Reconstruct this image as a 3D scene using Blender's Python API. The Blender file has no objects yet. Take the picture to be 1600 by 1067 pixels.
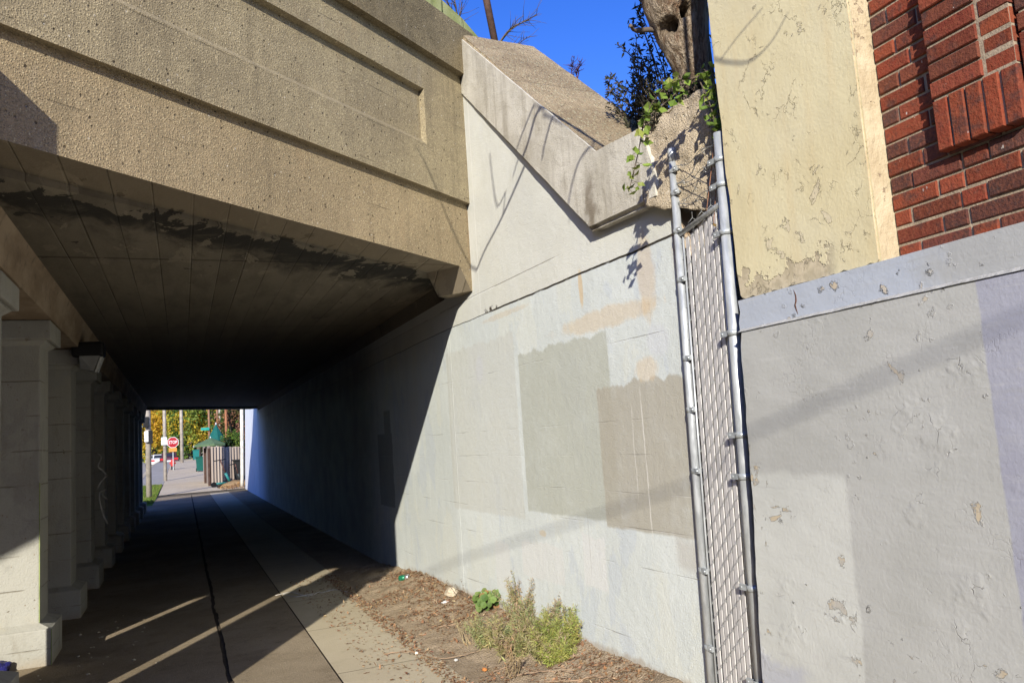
import bpy, bmesh, math, random
from mathutils import Vector, Matrix, noise as mn
random.seed(7)
R = math.radians
sc = bpy.context.scene
COL = sc.collection

# ------------------------------------------------------------------ camera (solved from the vanishing points of the photograph)
FPX, CX, CY, H = 1220.0, 800.0, 533.5, 1.65
def _cam():
    v1 = Vector((285, 711)); sl = -0.068
    h = Vector((1, sl)).normalized(); n = Vector((-h.y, h.x))
    pitch = math.atan((v1 - Vector((CX, CY))).dot(n) / FPX)
    d1 = Vector((v1.x - CX, v1.y - CY, FPX)).normalized()
    up = Vector((-n.x * math.cos(pitch), -n.y * math.cos(pitch), math.sin(pitch))).normalized()
    Y = (d1 - up * d1.dot(up)).normalized()
    return Matrix((Y.cross(up), Y, up))
M = _cam()
C0 = Vector((0, 0, H))
def ray(p): return M @ Vector((p[0] - CX, p[1] - CY, FPX))
def on_z(p, z=0.0): d = ray(p); return C0 + d * ((z - H) / d.z)
def on_x(p, x): d = ray(p); return C0 + d * (x / d.x)
def on_y(p, y): d = ray(p); return C0 + d * (y / d.y)
def on_plane(p, P0, n): d = ray(p); return C0 + d * ((P0 - C0).dot(n) / d.dot(n))

cam = bpy.data.cameras.new('camera'); cam.sensor_width = 36; cam.lens = FPX / 1600 * 36
cam.clip_start = 0.05; cam.clip_end = 3000
co = bpy.data.objects.new('camera', cam); COL.objects.link(co)
mw = Matrix((M.col[0], -M.col[1], -M.col[2])).transposed().to_4x4(); mw.translation = C0
co.matrix_world = mw
sc.camera = co

# ------------------------------------------------------------------ light
SUN_AZ, SUN_EL = R(29), R(22.5)          # azimuth the light travels towards, elevation of the sun
L = Vector((math.sin(SUN_AZ) * math.cos(SUN_EL), math.cos(SUN_AZ) * math.cos(SUN_EL), -math.sin(SUN_EL)))
sl_ = bpy.data.lights.new('sun', 'SUN'); sl_.energy = 5.0; sl_.angle = R(0.53); sl_.color = (1, 0.945, 0.83)
so = bpy.data.objects.new('sun', sl_); COL.objects.link(so); so.rotation_euler = L.to_track_quat('-Z', 'Y').to_euler(); so.location = (-5, -9, 20)
w = bpy.data.worlds.new('World'); sc.world = w; w.use_nodes = True
wt = w.node_tree; wt.nodes.clear()
sky = wt.nodes.new('ShaderNodeTexSky'); sky.sky_type = 'NISHITA'; sky.sun_disc = False
sky.sun_elevation = SUN_EL; sky.sun_rotation = SUN_AZ + math.pi
sky.air_density = 1.0; sky.dust_density = 0.2; sky.ozone_density = 3.0
hs = wt.nodes.new('ShaderNodeHueSaturation'); hs.inputs['Saturation'].default_value = 1.33; hs.inputs['Value'].default_value = 1.30; hs.inputs['Hue'].default_value = 0.527
bgn = wt.nodes.new('ShaderNodeBackground'); bgn.inputs['Strength'].default_value = 0.15
wo = wt.nodes.new('ShaderNodeOutputWorld')
wt.links.new(sky.outputs[0], hs.inputs['Color']); wt.links.new(hs.outputs[0], bgn.inputs[0]); wt.links.new(bgn.outputs[0], wo.inputs[0])
sc.view_settings.view_transform = 'Standard'; sc.view_settings.look = 'None'
sc.view_settings.exposure = 0.35; sc.view_settings.gamma = 1.0
sc.cycles.max_bounces = 6; sc.cycles.diffuse_bounces = 1

# ------------------------------------------------------------------ object helpers
def tag(o, label=None, cat=None, group=None, kind=None):
    if label: o['label'] = label
    if cat: o['category'] = cat
    if group: o['group'] = group
    if kind: o['kind'] = kind
    return o
def thing(name, loc, label, cat, group=None):
    o = bpy.data.objects.new(name, None); COL.objects.link(o); o.location = loc
    o.empty_display_size = 0.1
    return tag(o, label, cat, group)
def obj(name, bm, mats, parent=None, smooth=False, loc=None):
    """links the bmesh (world coordinates) as one mesh object, below its parent when there is one"""
    me = bpy.data.meshes.new(name)
    if not isinstance(mats, (list, tuple)): mats = [mats]
    off = Vector((0, 0, 0))
    p = parent
    while p is not None: off = off + p.location; p = p.parent
    if loc is not None: off = off + Vector(loc)
    bmesh.ops.recalc_face_normals(bm, faces=bm.faces)
    if off.length > 0: bmesh.ops.translate(bm, verts=bm.verts, vec=-off)
    bm.to_mesh(me); bm.free()
    for m in mats: me.materials.append(m)
    if smooth:
        for pl in me.polygons: pl.use_smooth = True
    o = bpy.data.objects.new(name, me); COL.objects.link(o)
    if parent is not None: o.parent = parent
    if loc is not None: o.location = loc
    return o
def struct(name, bm, m, smooth=False): return tag(obj(name, bm, m, None, smooth), kind='structure')
def copy_tree(o, parent=None):
    c = o.copy(); COL.objects.link(c); c.parent = parent
    for ch in [x for x in COL.objects if x.parent == o]: copy_tree(ch, c)
    return c
def nb(): return bmesh.new()
def box(bm, x0, x1, y0, y1, z0, z1, f=None, mat=0, bev=0.0):
    """a box; f maps local coordinates to the world"""
    f = f or (lambda a, b, c: (a, b, c))
    vs = [bm.verts.new(f(x, y, z)) for x in (x0, x1) for y in (y0, y1) for z in (z0, z1)]
    fs = [bm.faces.new([vs[i] for i in q]) for q in ((0, 1, 3, 2), (4, 6, 7, 5), (0, 4, 5, 1), (2, 3, 7, 6), (0, 2, 6, 4), (1, 5, 7, 3))]
    for q in fs: q.material_index = mat
    if bev > 0:
        es = list({e for q in fs for e in q.edges})
        bmesh.ops.bevel(bm, geom=es, offset=bev, segments=2, affect='EDGES', profile=0.6)
    return fs
def prism(bm, front, back, mat=0, matf=None):
    """solid between two matching rings of points"""
    a = [bm.verts.new(p) for p in front]; b = [bm.verts.new(p) for p in back]
    n = len(a); fs = [bm.faces.new(a), bm.faces.new(list(reversed(b)))]
    for i in range(n): fs.append(bm.faces.new((a[i], b[i], b[(i + 1) % n], a[(i + 1) % n])))
    for q in fs: q.material_index = mat
    return fs
def tube(bm, pts, rad, seg=6, cap=True, mat=0):
    pts = [Vector(p) for p in pts]
    if not isinstance(rad, (list, tuple)): rad = [rad] * len(pts)
    rings = []; prev = None
    for i, p in enumerate(pts):
        t = (pts[min(i + 1, len(pts) - 1)] - pts[max(i - 1, 0)])
        if t.length < 1e-9: t = Vector((0, 0, 1))
        t.normalize()
        if prev is None:
            a = t.orthogonal().normalized()
        else:
            a = (prev - t * prev.dot(t))
            a = a.normalized() if a.length > 1e-6 else t.orthogonal().normalized()
        prev = a; b = t.cross(a)
        rings.append([bm.verts.new(p + (a * math.cos(2 * math.pi * k / seg) + b * math.sin(2 * math.pi * k / seg)) * rad[i]) for k in range(seg)])
    for i in range(len(rings) - 1):
        for k in range(seg):
            q = bm.faces.new((rings[i][k], rings[i][(k + 1) % seg], rings[i + 1][(k + 1) % seg], rings[i + 1][k])); q.material_index = mat; q.smooth = True
    if cap and seg > 2:
        for rg in (list(reversed(rings[0])), rings[-1]):
            q = bm.faces.new(rg); q.material_index = mat
def curve(pts, n=8):
    """Catmull-Rom through pts"""
    P = [Vector(p) for p in pts]; P = [P[0] * 2 - P[1]] + P + [P[-1] * 2 - P[-2]]; out = []
    for i in range(1, len(P) - 2):
        for k in range(n):
            t = k / n; a, b, c, d = P[i - 1:i + 3]
            out.append(0.5 * ((2 * b) + (c - a) * t + (2 * a - 5 * b + 4 * c - d) * t * t + (3 * b - a - 3 * c + d) * t ** 3))
    out.append(P[-2]); return out
def lathe(bm, prof, c, seg=16, mat=0):
    rs = []
    for r, z in prof: rs.append([bm.verts.new((c[0] + r * math.cos(2 * math.pi * k / seg), c[1] + r * math.sin(2 * math.pi * k / seg), c[2] + z)) for k in range(seg)])
    for i in range(len(rs) - 1):
        for k in range(seg): bm.faces.new((rs[i][k], rs[i][(k + 1) % seg], rs[i + 1][(k + 1) % seg], rs[i + 1][k])).material_index = mat
    bm.faces.new(list(reversed(rs[0]))).material_index = mat; bm.faces.new(rs[-1]).material_index = mat
def lump(bm, c, rx, ry, rz, sub=2, amp=0.25, fr=3.0, mat=0, seed=0):
    r = bmesh.ops.create_icosphere(bm, subdivisions=sub, radius=1)
    for v in r['verts']:
        k = 1 + amp * mn.noise(v.co * fr + Vector((seed, seed * 2, 0)))
        v.co = Vector((c[0] + v.co.x * rx * k, c[1] + v.co.y * ry * k, c[2] + v.co.z * rz * k))
        for q in v.link_faces: q.material_index = mat
def paint(bm, faces, col):
    la = bm.loops.layers.float_color.get('col') or bm.loops.layers.float_color.new('col')
    for q in faces:
        for lp in q.loops: lp[la] = (*col, 1)
def leaf(bm, la, c, d, nrm, ln, wd, col, fold=0.25):
    d = d.normalized(); s = d.cross(nrm)
    s = s.normalized() if s.length > 1e-5 else d.orthogonal().normalized()
    u = s.cross(d)
    a = bm.verts.new(c); t = bm.verts.new(c + d * ln); m = bm.verts.new(c + d * ln * 0.5 - u * wd * fold)
    l1 = bm.verts.new(c + d * ln * 0.42 + s * wd * 0.5); r1 = bm.verts.new(c + d * ln * 0.42 - s * wd * 0.5)
    for q in ((a, m, l1), (l1, m, t), (a, r1, m), (r1, t, m)):
        f = bm.faces.new(q)
        for lp in f.loops: lp[la] = (*col, 1)
def rv(): 
    while True:
        v = Vector((random.uniform(-1, 1), random.uniform(-1, 1), random.uniform(-1, 1)))
        if 0.05 < v.length < 1: return v.normalized()
def vary(c, a=0.25):
    k = 1 + random.uniform(-a, a); return tuple(max(0, x * k * (1 + random.uniform(-a, a) * 0.3)) for x in c)

# ------------------------------------------------------------------ material helpers
class NT:
    def __init__(s, name):
        s.m = bpy.data.materials.new(name); s.m.use_nodes = True; s.t = s.m.node_tree
        s.t.nodes.clear(); s.out = s.t.nodes.new('ShaderNodeOutputMaterial'); s.b = s.t.nodes.new('ShaderNodeBsdfPrincipled')
        s.t.links.new(s.b.outputs[0], s.out.inputs[0]); s._p = None; s.b.inputs['Specular IOR Level'].default_value = 0.25
    def lk(s, a, i):
        if isinstance(a, bpy.types.NodeSocket): s.t.links.new(a, i)
        elif isinstance(a, (tuple, list)) and len(a) == 3 and i.type == 'RGBA': i.default_value = (*a, 1)
        else: i.default_value = a
    def pos(s):
        if not s._p: s._p = s.t.nodes.new('ShaderNodeNewGeometry')
        return s._p.outputs['Position']
    def sep(s, v):
        n = s.t.nodes.new('ShaderNodeSeparateXYZ'); s.lk(v, n.inputs[0]); return n.outputs
    def comb(s, x, y, z):
        n = s.t.nodes.new('ShaderNodeCombineXYZ')
        for a, i in zip((x, y, z), n.inputs): s.lk(a, i)
        return n.outputs[0]
    def ma(s, op, a, b=0.0, c=None, clamp=False):
        n = s.t.nodes.new('ShaderNodeMath'); n.operation = op; n.use_clamp = clamp; s.lk(a, n.inputs[0]); s.lk(b, n.inputs[1])
        if c is not None: s.lk(c, n.inputs[2])
        return n.outputs[0]
    def sc(s, v, k):
        n = s.t.nodes.new('ShaderNodeVectorMath'); n.operation = 'MULTIPLY'; s.lk(v, n.inputs[0]); n.inputs[1].default_value = k; return n.outputs[0]
    def noi(s, v, scale, det=4, rough=0.6, col=False, dist=0.0):
        n = s.t.nodes.new('ShaderNodeTexNoise'); s.lk(v, n.inputs['Vector']); n.inputs['Scale'].default_value = scale
        n.inputs['Detail'].default_value = det; n.inputs['Roughness'].default_value = rough; n.inputs['Distortion'].default_value = dist
        return n.outputs['Color' if col else 'Fac']
    def vor(s, v, scale, feat='F1', out='Distance', rnd=1.0):
        n = s.t.nodes.new('ShaderNodeTexVoronoi'); n.feature = feat; s.lk(v, n.inputs['Vector']); n.inputs['Scale'].default_value = scale
        n.inputs['Randomness'].default_value = rnd
        return n.outputs[out]
    def mr(s, v, a, b, c=0.0, d=1.0):
        n = s.t.nodes.new('ShaderNodeMapRange'); n.interpolation_type = 'SMOOTHSTEP'
        for x, i in zip((v, a, b, c, d), n.inputs): s.lk(x, i)
        return n.outputs[0]
    def mix(s, f, a, b, mode='MIX'):
        n = s.t.nodes.new('ShaderNodeMix'); n.data_type = 'RGBA'; n.blend_type = mode
        s.lk(f, n.inputs[0]); s.lk(a, n.inputs[6]); s.lk(b, n.inputs[7]); return n.outputs[2]
    def ramp(s, f, st):
        n = s.t.nodes.new('ShaderNodeValToRGB'); s.lk(f, n.inputs[0]); e = n.color_ramp.elements
        while len(e) < len(st): e.new(0.5)
        for x, (p, c) in zip(e, st): x.position = p; x.color = (*c, 1)
        return n.outputs[0]
    def attr(s, nm='col'):
        n = s.t.nodes.new('ShaderNodeAttribute'); n.attribute_name = nm; return n.outputs['Color']
    def mul(s, *a):
        r = a[0]
        for x in a[1:]: r = s.ma('MULTIPLY', r, x)
        return r
    def rect(s, u, v, u0, u1, v0, v1, e=0.02):
        return s.mul(s.mr(u, u0 - e, u0 + e), s.mr(u, u1 - e, u1 + e, 1, 0), s.mr(v, v0 - e, v0 + e), s.mr(v, v1 - e, v1 + e, 1, 0))
    def line(s, v, c, wd, soft=0.5):
        d = s.ma('ABSOLUTE', s.ma('SUBTRACT', v, c)); return s.mr(d, wd * soft, wd, 1, 0)
    def bump(s, h, dist=0.01, strength=1.0, prev=None):
        n = s.t.nodes.new('ShaderNodeBump'); s.lk(h, n.inputs['Height']); n.inputs['Distance'].default_value = dist; n.inputs['Strength'].default_value = strength
        if prev is not None: s.t.links.new(prev, n.inputs['Normal'])
        return n.outputs[0]
    def done(s, col, rough=0.85, bump=None, metal=0.0, spec=None):
        s.lk(col, s.b.inputs['Base Color']); s.lk(rough, s.b.inputs['Roughness']); s.lk(metal, s.b.inputs['Metallic'])
        if bump is not None: s.t.links.new(bump, s.b.inputs['Normal'])
        if spec is not None: s.b.inputs['Specular IOR Level'].default_value = spec
        return s.m
def plain(name, c, rough=0.7, metal=0.0, var=0.25, scale=6.0, bscale=40.0, bd=0.002, spec=None):
    n = NT(name); p = n.pos(); k = n.noi(p, scale, 5, 0.65)
    col = n.mix(n.mr(k, 0.3, 0.7), tuple(x * (1 - var) for x in c), tuple(min(1, x * (1 + var)) for x in c))
    return n.done(col, rough, n.bump(n.noi(p, bscale, 3), bd), metal, spec)
def leafmat(name, rough=0.55, trans=0.35):
    n = NT(name); c = n.attr(); p = n.pos()
    c = n.mix(0.35, c, n.mix(n.noi(p, 35, 3), (0.4, 0.4, 0.4), (1, 1, 1)), 'MULTIPLY')
    m = n.done(c, rough, None)
    tr = n.t.nodes.new('ShaderNodeBsdfTranslucent'); n.lk(c, tr.inputs[0]); mx = n.t.nodes.new('ShaderNodeMixShader'); mx.inputs[0].default_value = trans
    n.t.links.new(n.b.outputs[0], mx.inputs[1]); n.t.links.new(tr.outputs[0], mx.inputs[2]); n.t.links.new(mx.outputs[0], n.out.inputs[0])
    return m
def attrmat(name, rough=0.8, bs=60, bd=0.003, spec=None):
    n = NT(name); p = n.pos(); c = n.mix(0.5, n.attr(), n.mix(n.noi(p, 22, 5, 0.7), (0.45, 0.45, 0.45), (1.2, 1.2, 1.2)), 'MULTIPLY')
    return n.done(c, rough, n.bump(n.noi(p, bs, 4, 0.7), bd), 0, spec)

# ------------------------------------------------------------------ frames of the two big slanting planes
FA = R(53.8)
J = Vector((2.521, 6.743, 0.0))
FD = Vector((math.sin(FA), math.cos(FA), 0)); FN = Vector((math.cos(FA), -math.sin(FA), 0))
def FW(s, o, z): return J + FD * s + FN * o + Vector((0, 0, z))          # along the girder, out of it, up
WA = R(2.6)
WD = Vector((math.sin(WA), -math.cos(WA), 0)); WN = Vector((-math.cos(WA), -math.sin(WA), 0))
def WW(s, o, z): return J + WD * s + WN * o + Vector((0, 0, z))          # along the wing wall towards the camera, out of it, up
def w_at(p, o=0.0):
    q = on_plane(p, J + WN * o, WN); return ((q - J).dot(WD), q.z)
def f_at(p, o=0.0):
    q = on_plane(p, J + FN * o, FN); return ((q - J).dot(FD), q.z)

# ------------------------------------------------------------------ materials of the big surfaces
def mat_aggregate(name, light, dark, brown=None, bsplit=None, seed=0.0, pit=1.0, streak=0.35, vs=88, pk=0.5, bd=0.005):
    n = NT(name); p = n.pos(); x, y, z = n.sep(p)
    big = n.noi(p, 1.3, 5, 0.62); mid = n.noi(p, 9, 4, 0.6)
    st = n.noi(n.comb(n.ma('MULTIPLY', n.ma('ADD', x, n.ma('MULTIPLY', y, 0.73)), 6.0), 0.0, n.ma('MULTIPLY', z, 0.35)), 1.0, 5, 0.65)
    col = n.mix(n.mr(n.ma('ADD', n.ma('MULTIPLY', big, 0.65), n.ma('MULTIPLY', mid, 0.35)), 0.35, 0.68), dark, light)
    if brown:
        col = n.mix(n.mr(z, bsplit - 0.01, bsplit + 0.01, 1, 0), col, n.mix(n.mr(big, 0.35, 0.7), tuple(c * 0.78 for c in brown), brown))
    col = n.mix(n.mr(st, 0.48, 0.70, 0, streak), col, n.mix(0.5, col, (0.10, 0.08, 0.055)))
    st2 = n.noi(n.comb(n.ma('MULTIPLY', n.ma('ADD', x, n.ma('MULTIPLY', y, 0.73)), 2.2), 3.0, n.ma('MULTIPLY', z, 0.5)), 1.0, 6, 0.7); col = n.mix(n.mr(st2, .56, .68, 0, streak * .7), col, n.mix(.55, col, (.30, .17, .08))); col = n.mix(n.mr(st2, .42, .32, 0, streak * .6), col, n.mix(.5, col, (.52, .47, .38)))
    v1 = n.vor(p, vs); cc = n.vor(p, vs, out='Color'); cs = n.sep(cc)
    peb = n.mul(n.mr(v1, 0.30, 0.5, 1, 0), n.mr(cs[0], 0.55, 0.9))
    col = n.mix(n.ma('MULTIPLY', peb, pk), col, tuple(min(0.8, c * 1.9) for c in light))
    dk = n.mul(n.mr(v1, 0.2, 0.45, 1, 0), n.mr(cs[1], 0.62, 0.8))
    col = n.mix(n.ma('MULTIPLY', dk, 0.75 * pit), col, tuple(c * 0.30 for c in dark))
    v2 = n.vor(p, 140); c2 = n.sep(n.vor(p, 140, out='Color'))
    col = n.mix(n.mr(c2[0], 0.3, 0.9, 0.0, 0.5), col, tuple(c * 0.55 for c in dark))
    # a few larger dents and white chips
    v3 = n.vor(p, 7.0); c3 = n.sep(n.vor(p, 7.0, out='Color'))
    chip = n.mul(n.mr(n.ma('ADD', v3, n.ma('MULTIPLY', n.noi(p, 60, 3), 0.12)), 0.10, 0.14, 1, 0), n.mr(c3[2], 0.80, 0.82))
    col = n.mix(n.ma('MULTIPLY', chip, 0.6), col, tuple(min(0.85, c * 1.7) for c in light))
    # faint board lines
    bl = n.ma('ABSOLUTE', n.ma('SUBTRACT', n.ma('FRACT', n.ma('DIVIDE', z, 0.335)), 0.5))
    ln = n.mul(n.mr(bl, 0.006, 0.014, 1, 0), n.mr(n.noi(p, 1.7, 3), 0.48, 0.66))
    col = n.mix(n.ma('MULTIPLY', ln, 0.4), col, (0.08, 0.065, 0.045))
    h = n.ma('ADD', n.ma('MULTIPLY', n.mr(v1, 0.1, 0.6, 1, 0), 0.5), n.ma('ADD', n.ma('MULTIPLY', n.noi(p, 160, 3), 0.7), n.ma('MULTIPLY', mid, 0.5)))
    h = n.ma('SUBTRACT', h, n.ma('ADD', n.ma('MULTIPLY', dk, 0.5), ln))
    pv_ = n.vor(p, 26); pc_ = n.sep(n.vor(p, 26, out='Color')); pit_ = n.mul(n.mr(pv_, 0.12, 0.26, 1, 0), n.mr(pc_[0], 0.80, 0.84)); col = n.mix(n.ma('MULTIPLY', pit_, 0.75 * pit), col, (0.06, 0.045, 0.028)); wh_ = n.mul(n.mr(pv_, 0.10, 0.2, 1, 0), n.mr(pc_[1], 0.88, 0.9)); col = n.mix(n.ma('MULTIPLY', wh_, 0.6), col, (0.72, 0.66, 0.54))
    h = n.ma('SUBTRACT', h, n.ma('MULTIPLY', pit_, 1.2))
    return n.done(col, 0.92, n.bump(h, bd))
M_girder = mat_aggregate('girder concrete', (0.44, 0.365, 0.225), (0.31, 0.255, 0.16), (0.445, 0.345, 0.205), 3.81, streak=0.6)
M_parapet = mat_aggregate('parapet concrete', (0.33, 0.265, 0.155), (0.18, 0.145, 0.085), streak=0.5)
M_coptop = mat_aggregate('coping gravel', (0.56, 0.44, 0.28), (0.33, 0.25, 0.155), pit=0.9, streak=0.1, vs=48, pk=0.8, bd=0.02)
M_rubble = mat_aggregate('broken concrete', (0.62, 0.51, 0.36), (0.44, 0.36, 0.25), pit=0.5, streak=0.0, vs=95, pk=.3, bd=0.008)

def mat_copface():
    n = NT('coping face'); p = n.pos(); x, y, z = n.sep(p)
    big = n.noi(p, 2.0, 5, 0.65)
    col = n.mix(n.mr(big, 0.32, 0.68), (0.52, 0.48, 0.39), (0.70, 0.66, 0.56))
    st = n.noi(n.comb(n.ma('MULTIPLY', y, 7.0), 0.0, n.ma('MULTIPLY', z, 0.8)), 1.0, 5, 0.65)
    col = n.mix(n.mr(st, 0.48, 0.70, 0, 0.5), col, (0.22, 0.18, 0.12))
    c1 = n.sep(n.vor(p, 120, out='Color')); v1 = n.vor(p, 120)
    col = n.mix(n.mul(n.mr(v1, 0.2, 0.5, 1, 0), n.mr(c1[0], 0.72, 0.85), 0.6), col, (0.15, 0.12, 0.08))
    col = n.mix(n.mul(n.mr(v1, 0.2, 0.5, 1, 0), n.mr(c1[1], 0.7, 0.85), 0.5), col, (0.72, 0.68, 0.58))
    h = n.ma('ADD', n.noi(p, 130, 4), n.ma('MULTIPLY', n.noi(p, 18, 4), 0.8))
    # dark run stain on the lower corner
    a = w_at((925, 300)); cy_ = WW(a[0], 0, 0).y
    rs = n.mul(n.line(n.ma('ADD', y, n.ma('MULTIPLY', n.noi(p, 9, 4), 0.25)), cy_ + 0.02, 0.11, 0.1), n.mr(z, 3.42, 3.2), 1.0)
    col = n.mix(n.ma('MULTIPLY', rs, 0.7), col, (0.16, 0.12, 0.075))
    return n.done(col, 0.9, n.bump(h, 0.006))
M_copface = mat_copface()

def hline(n, p, z, zc, wd, wob=0.02, thr=(0.42, 0.5), fr=2.0, seed=0.0):
    pv = n.comb(n.ma('ADD', n.sep(p)[1], seed), 0.0, 0.0)
    zz = n.ma('ADD', z, n.ma('MULTIPLY', n.ma('SUBTRACT', n.noi(n.sc(pv, (1, 1, 1)), 1.1, 4, 0.7), 0.5), wob))
    return n.mul(n.line(zz, zc, wd, 0.35), n.mr(n.noi(pv, fr, 3), thr[0], thr[1]))

def wallpaint(n, p, y, z, base, light, dark):
    """old white masonry paint over board-marked concrete"""
    big = n.noi(p, 0.9, 5, 0.6); mid = n.noi(p, 5, 5, 0.65)
    col = n.mix(n.mr(big, 0.35, 0.65), base, light)
    col = n.mix(n.mr(mid, 0.5, 0.75, 0, 0.35), col, dark)
    st = n.noi(n.comb(n.ma('MULTIPLY', y, 5.0), 0.0, n.ma('MULTIPLY', z, 0.30)), 1.0, 5, 0.7)
    col = n.mix(n.mr(st, 0.5, 0.75, 0, 0.35), col, tuple(c * 0.86 for c in dark))
    t1 = n.noi(n.sc(p, (1, 1.4, 0.7)), 1.5, 6, 0.6, dist=0.3); col = n.mix(n.mr(t1, .56, .60, 0, .45), col, tuple(c * k for c, k in zip(dark, (.97, .99, 1.08)))); col = n.mix(n.mr(t1, .43, .40, 0, .4), col, tuple(c * k for c, k in zip(light, (1.02, .985, .90))))
    t2 = n.noi(n.sc(p, (1, 3, 0.8)), 2.6, 5, 0.6); col = n.mix(n.mr(t2, .60, .64, 0, .35), col, tuple(min(.85, c * 1.06) for c in light))
    gr = n.noi(p, 55, 4, .7); col = n.mix(n.mr(gr, .5, .72, 0, .22), col, tuple(c * .7 for c in dark))
    return col

def mat_wing():
    n = NT('painted wing wall'); p = n.pos(); x, y, z = n.sep(p)
    col = wallpaint(n, p, y, z, (0.63, 0.665, 0.635), (0.70, 0.735, 0.705), (0.56, 0.60, 0.60))
    wob = n.ma('SUBTRACT', n.noi(p, 7, 4, 0.6), 0.5); wob2 = n.ma('SUBTRACT', n.noi(n.sc(p, (1, 3.2, 0.6)), 1.6, 4, 0.6), 0.5)
    wob3 = n.ma('SUBTRACT', n.noi(n.sc(p, (1, 3, 0.6)), 2.3, 3, 0.6), 0.5)
    yy = n.ma('ADD', y, n.ma('MULTIPLY', wob, 0.035)); zt = n.ma('ADD', z, n.ma('MULTIPLY', wob2, 0.22)); zs = n.ma('ADD', z, n.ma('MULTIPLY', wob, 0.04))
    # creamier render above the crack
    up = n.mr(z, 2.72, 2.74)
    col = n.mix(n.ma('MULTIPLY', up, 0.75), col, n.mix(n.mr(n.noi(p, 1.4, 5), 0.35, 0.65), (0.64, 0.625, 0.54), (0.72, 0.71, 0.63)))
    # rectangles of cover-up paint
    def patch(c, y0, y1, z0, z1, k, top=True, e=0.012):
        nonlocal col
        zz = n.ma('ADD', z, n.ma('MULTIPLY', n.mr(z, (z0 + z1) / 2 - 0.1, (z0 + z1) / 2 + 0.1, 0.25, 1.0) if top else 1.0, n.ma('ADD', n.ma('MULTIPLY', wob2, 0.06), n.ma('MULTIPLY', wob3, 0.14))))
        m = n.rect(yy, zz, y0, y1, z0, z1, e)
        m = n.mul(m, n.mr(n.noi(p, 3.0, 5, 0.7), 0.15, 0.55, k * 0.60, k))
        rl = n.noi(n.sc(p, (1, 14, 1.2)), 1.0, 4, .6); col = n.mix(m, col, n.mix(n.mr(rl, .35, .7, 0, .8), c, tuple(k_ * .92 + .035 for k_ in c)))
    patch((0.60, 0.605, 0.55), 5.95, 7.55, 0.95, 2.48, 0.7)
    patch((0.62, 0.63, 0.61), 6.55, 6.95, 2.1, 2.48, 0.35, e=0.06)
    patch((0.72, 0.725, 0.69), 5.35, 6.05, 0.50, 0.78, 0.9)
    patch((0.73, 0.735, 0.71), 4.75, 5.05, 0.55, 0.90, 0.85)
    patch((0.72, 0.725, 0.69), 6.3, 6.6, 0.30, 0.72, 0.7)
    patch((0.46, 0.47, 0.395), 4.52, 5.88, 1.02, 2.28, 0.84)
    patch((0.425, 0.395, 0.32), 3.66, 4.70, 0.985, 1.92, 0.90)
    patch((0.47, 0.43, 0.37), 3.70, 3.95, 0.80, 0.99, 0.6, e=0.05)
    # rust and ochre runs under the crack
    def stain(c, yc, zc, ry, rz, k):
        nonlocal col
        d = n.ma('ADD', n.ma('POWER', n.ma('DIVIDE', n.ma('SUBTRACT', y, yc), ry), 2.0), n.ma('POWER', n.ma('DIVIDE', n.ma('SUBTRACT', z, zc), rz), 2.0))
        d = n.ma('ADD', d, n.ma('MULTIPLY', n.ma('SUBTRACT', n.noi(n.sc(p, (1, 2.2, 0.9)), 3.5, 5, 0.7), 0.5), 2.2))
        col = n.mix(n.mr(d, 0.4, 1.1, k, 0), col, c)
    stain((0.66, 0.50, 0.30), 4.55, 2.37, 0.70, 0.08, 0.48)
    stain((0.66, 0.47, 0.25), 4.02, 2.55, 0.10, 0.30, 0.42)
    stain((0.70, 0.52, 0.30), 4.10, 1.98, 0.13, 0.09, 0.42)
    stain((0.66, 0.48, 0.26), 4.80, 2.62, 0.03, 0.16, 0.7)
    stain((0.60, 0.43, 0.24), 6.1, 2.66, 0.5, 0.03, 0.3)
    stain((0.72, 0.58, 0.38), 5.65, 0.86, 0.06, 0.03, 0.6)
    stain((0.60, 0.61, 0.66), 6.7, 2.25, 0.10, 0.14, 0.35); stain((0.62, 0.63, 0.68), 3.95, 2.15, 0.12, 0.12, 0.4)
    stain((0.42, 0.36, 0.28), 6.0, 0.10, 3.8, 0.10, 0.7)
    # pale drip in the brown patch
    dr = n.mul(n.line(n.ma('ADD', y, n.ma('MULTIPLY', wob, 0.02)), 4.185, 0.010, 0.1), n.rect(y, z, 3, 5, 0.95, 1.86, 0.05))
    dr2 = n.mul(n.line(yy, 4.30, 0.008, 0.3), n.rect(y, z, 3, 5, 1.2, 1.75, 0.05), 0.6)
    col = n.mix(n.ma('MULTIPLY', n.ma('MAXIMUM', dr, dr2), n.mr(n.noi(p, 12, 3), 0.3, 0.6, 0.2, 0.8)), col, (0.74, 0.72, 0.66))
    # board joints, crack and holes
    lines = None
    for i, zc in enumerate((0.30, 0.76, 1.0, 1.22, 1.46, 1.68, 2.19)):
        l = hline(n, p, z, zc, 0.0042, 0.016, (0.46, 0.66), 1.2, i * 7.3); lines = l if lines is None else n.ma('MAXIMUM', lines, l)
    lines = n.ma('MAXIMUM', lines, n.ma('MULTIPLY', hline(n, p, z, 2.93, 0.007, 0.01, (0.3, 0.4), 1.0, 3.0), n.mr(y, 5.0, 5.3)))
    lwhite = n.mr(n.noi(p, 1.2, 2), 0.5, 0.55)
    col = n.mix(n.mul(lines, n.mr(lwhite, 0, 1, 0.45, 0.4)), col, n.mix(lwhite, (0.30, 0.27, 0.22), (0.85, 0.84, 0.80)))
    crack = hline(n, p, z, 2.728, 0.010, 0.035, (0.36, 0.46), 2.6, 1.0)
    thin = hline(n, p, z, 2.728, 0.005, 0.035, (0.0, 0.01), 2.6, 1.0)
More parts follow.
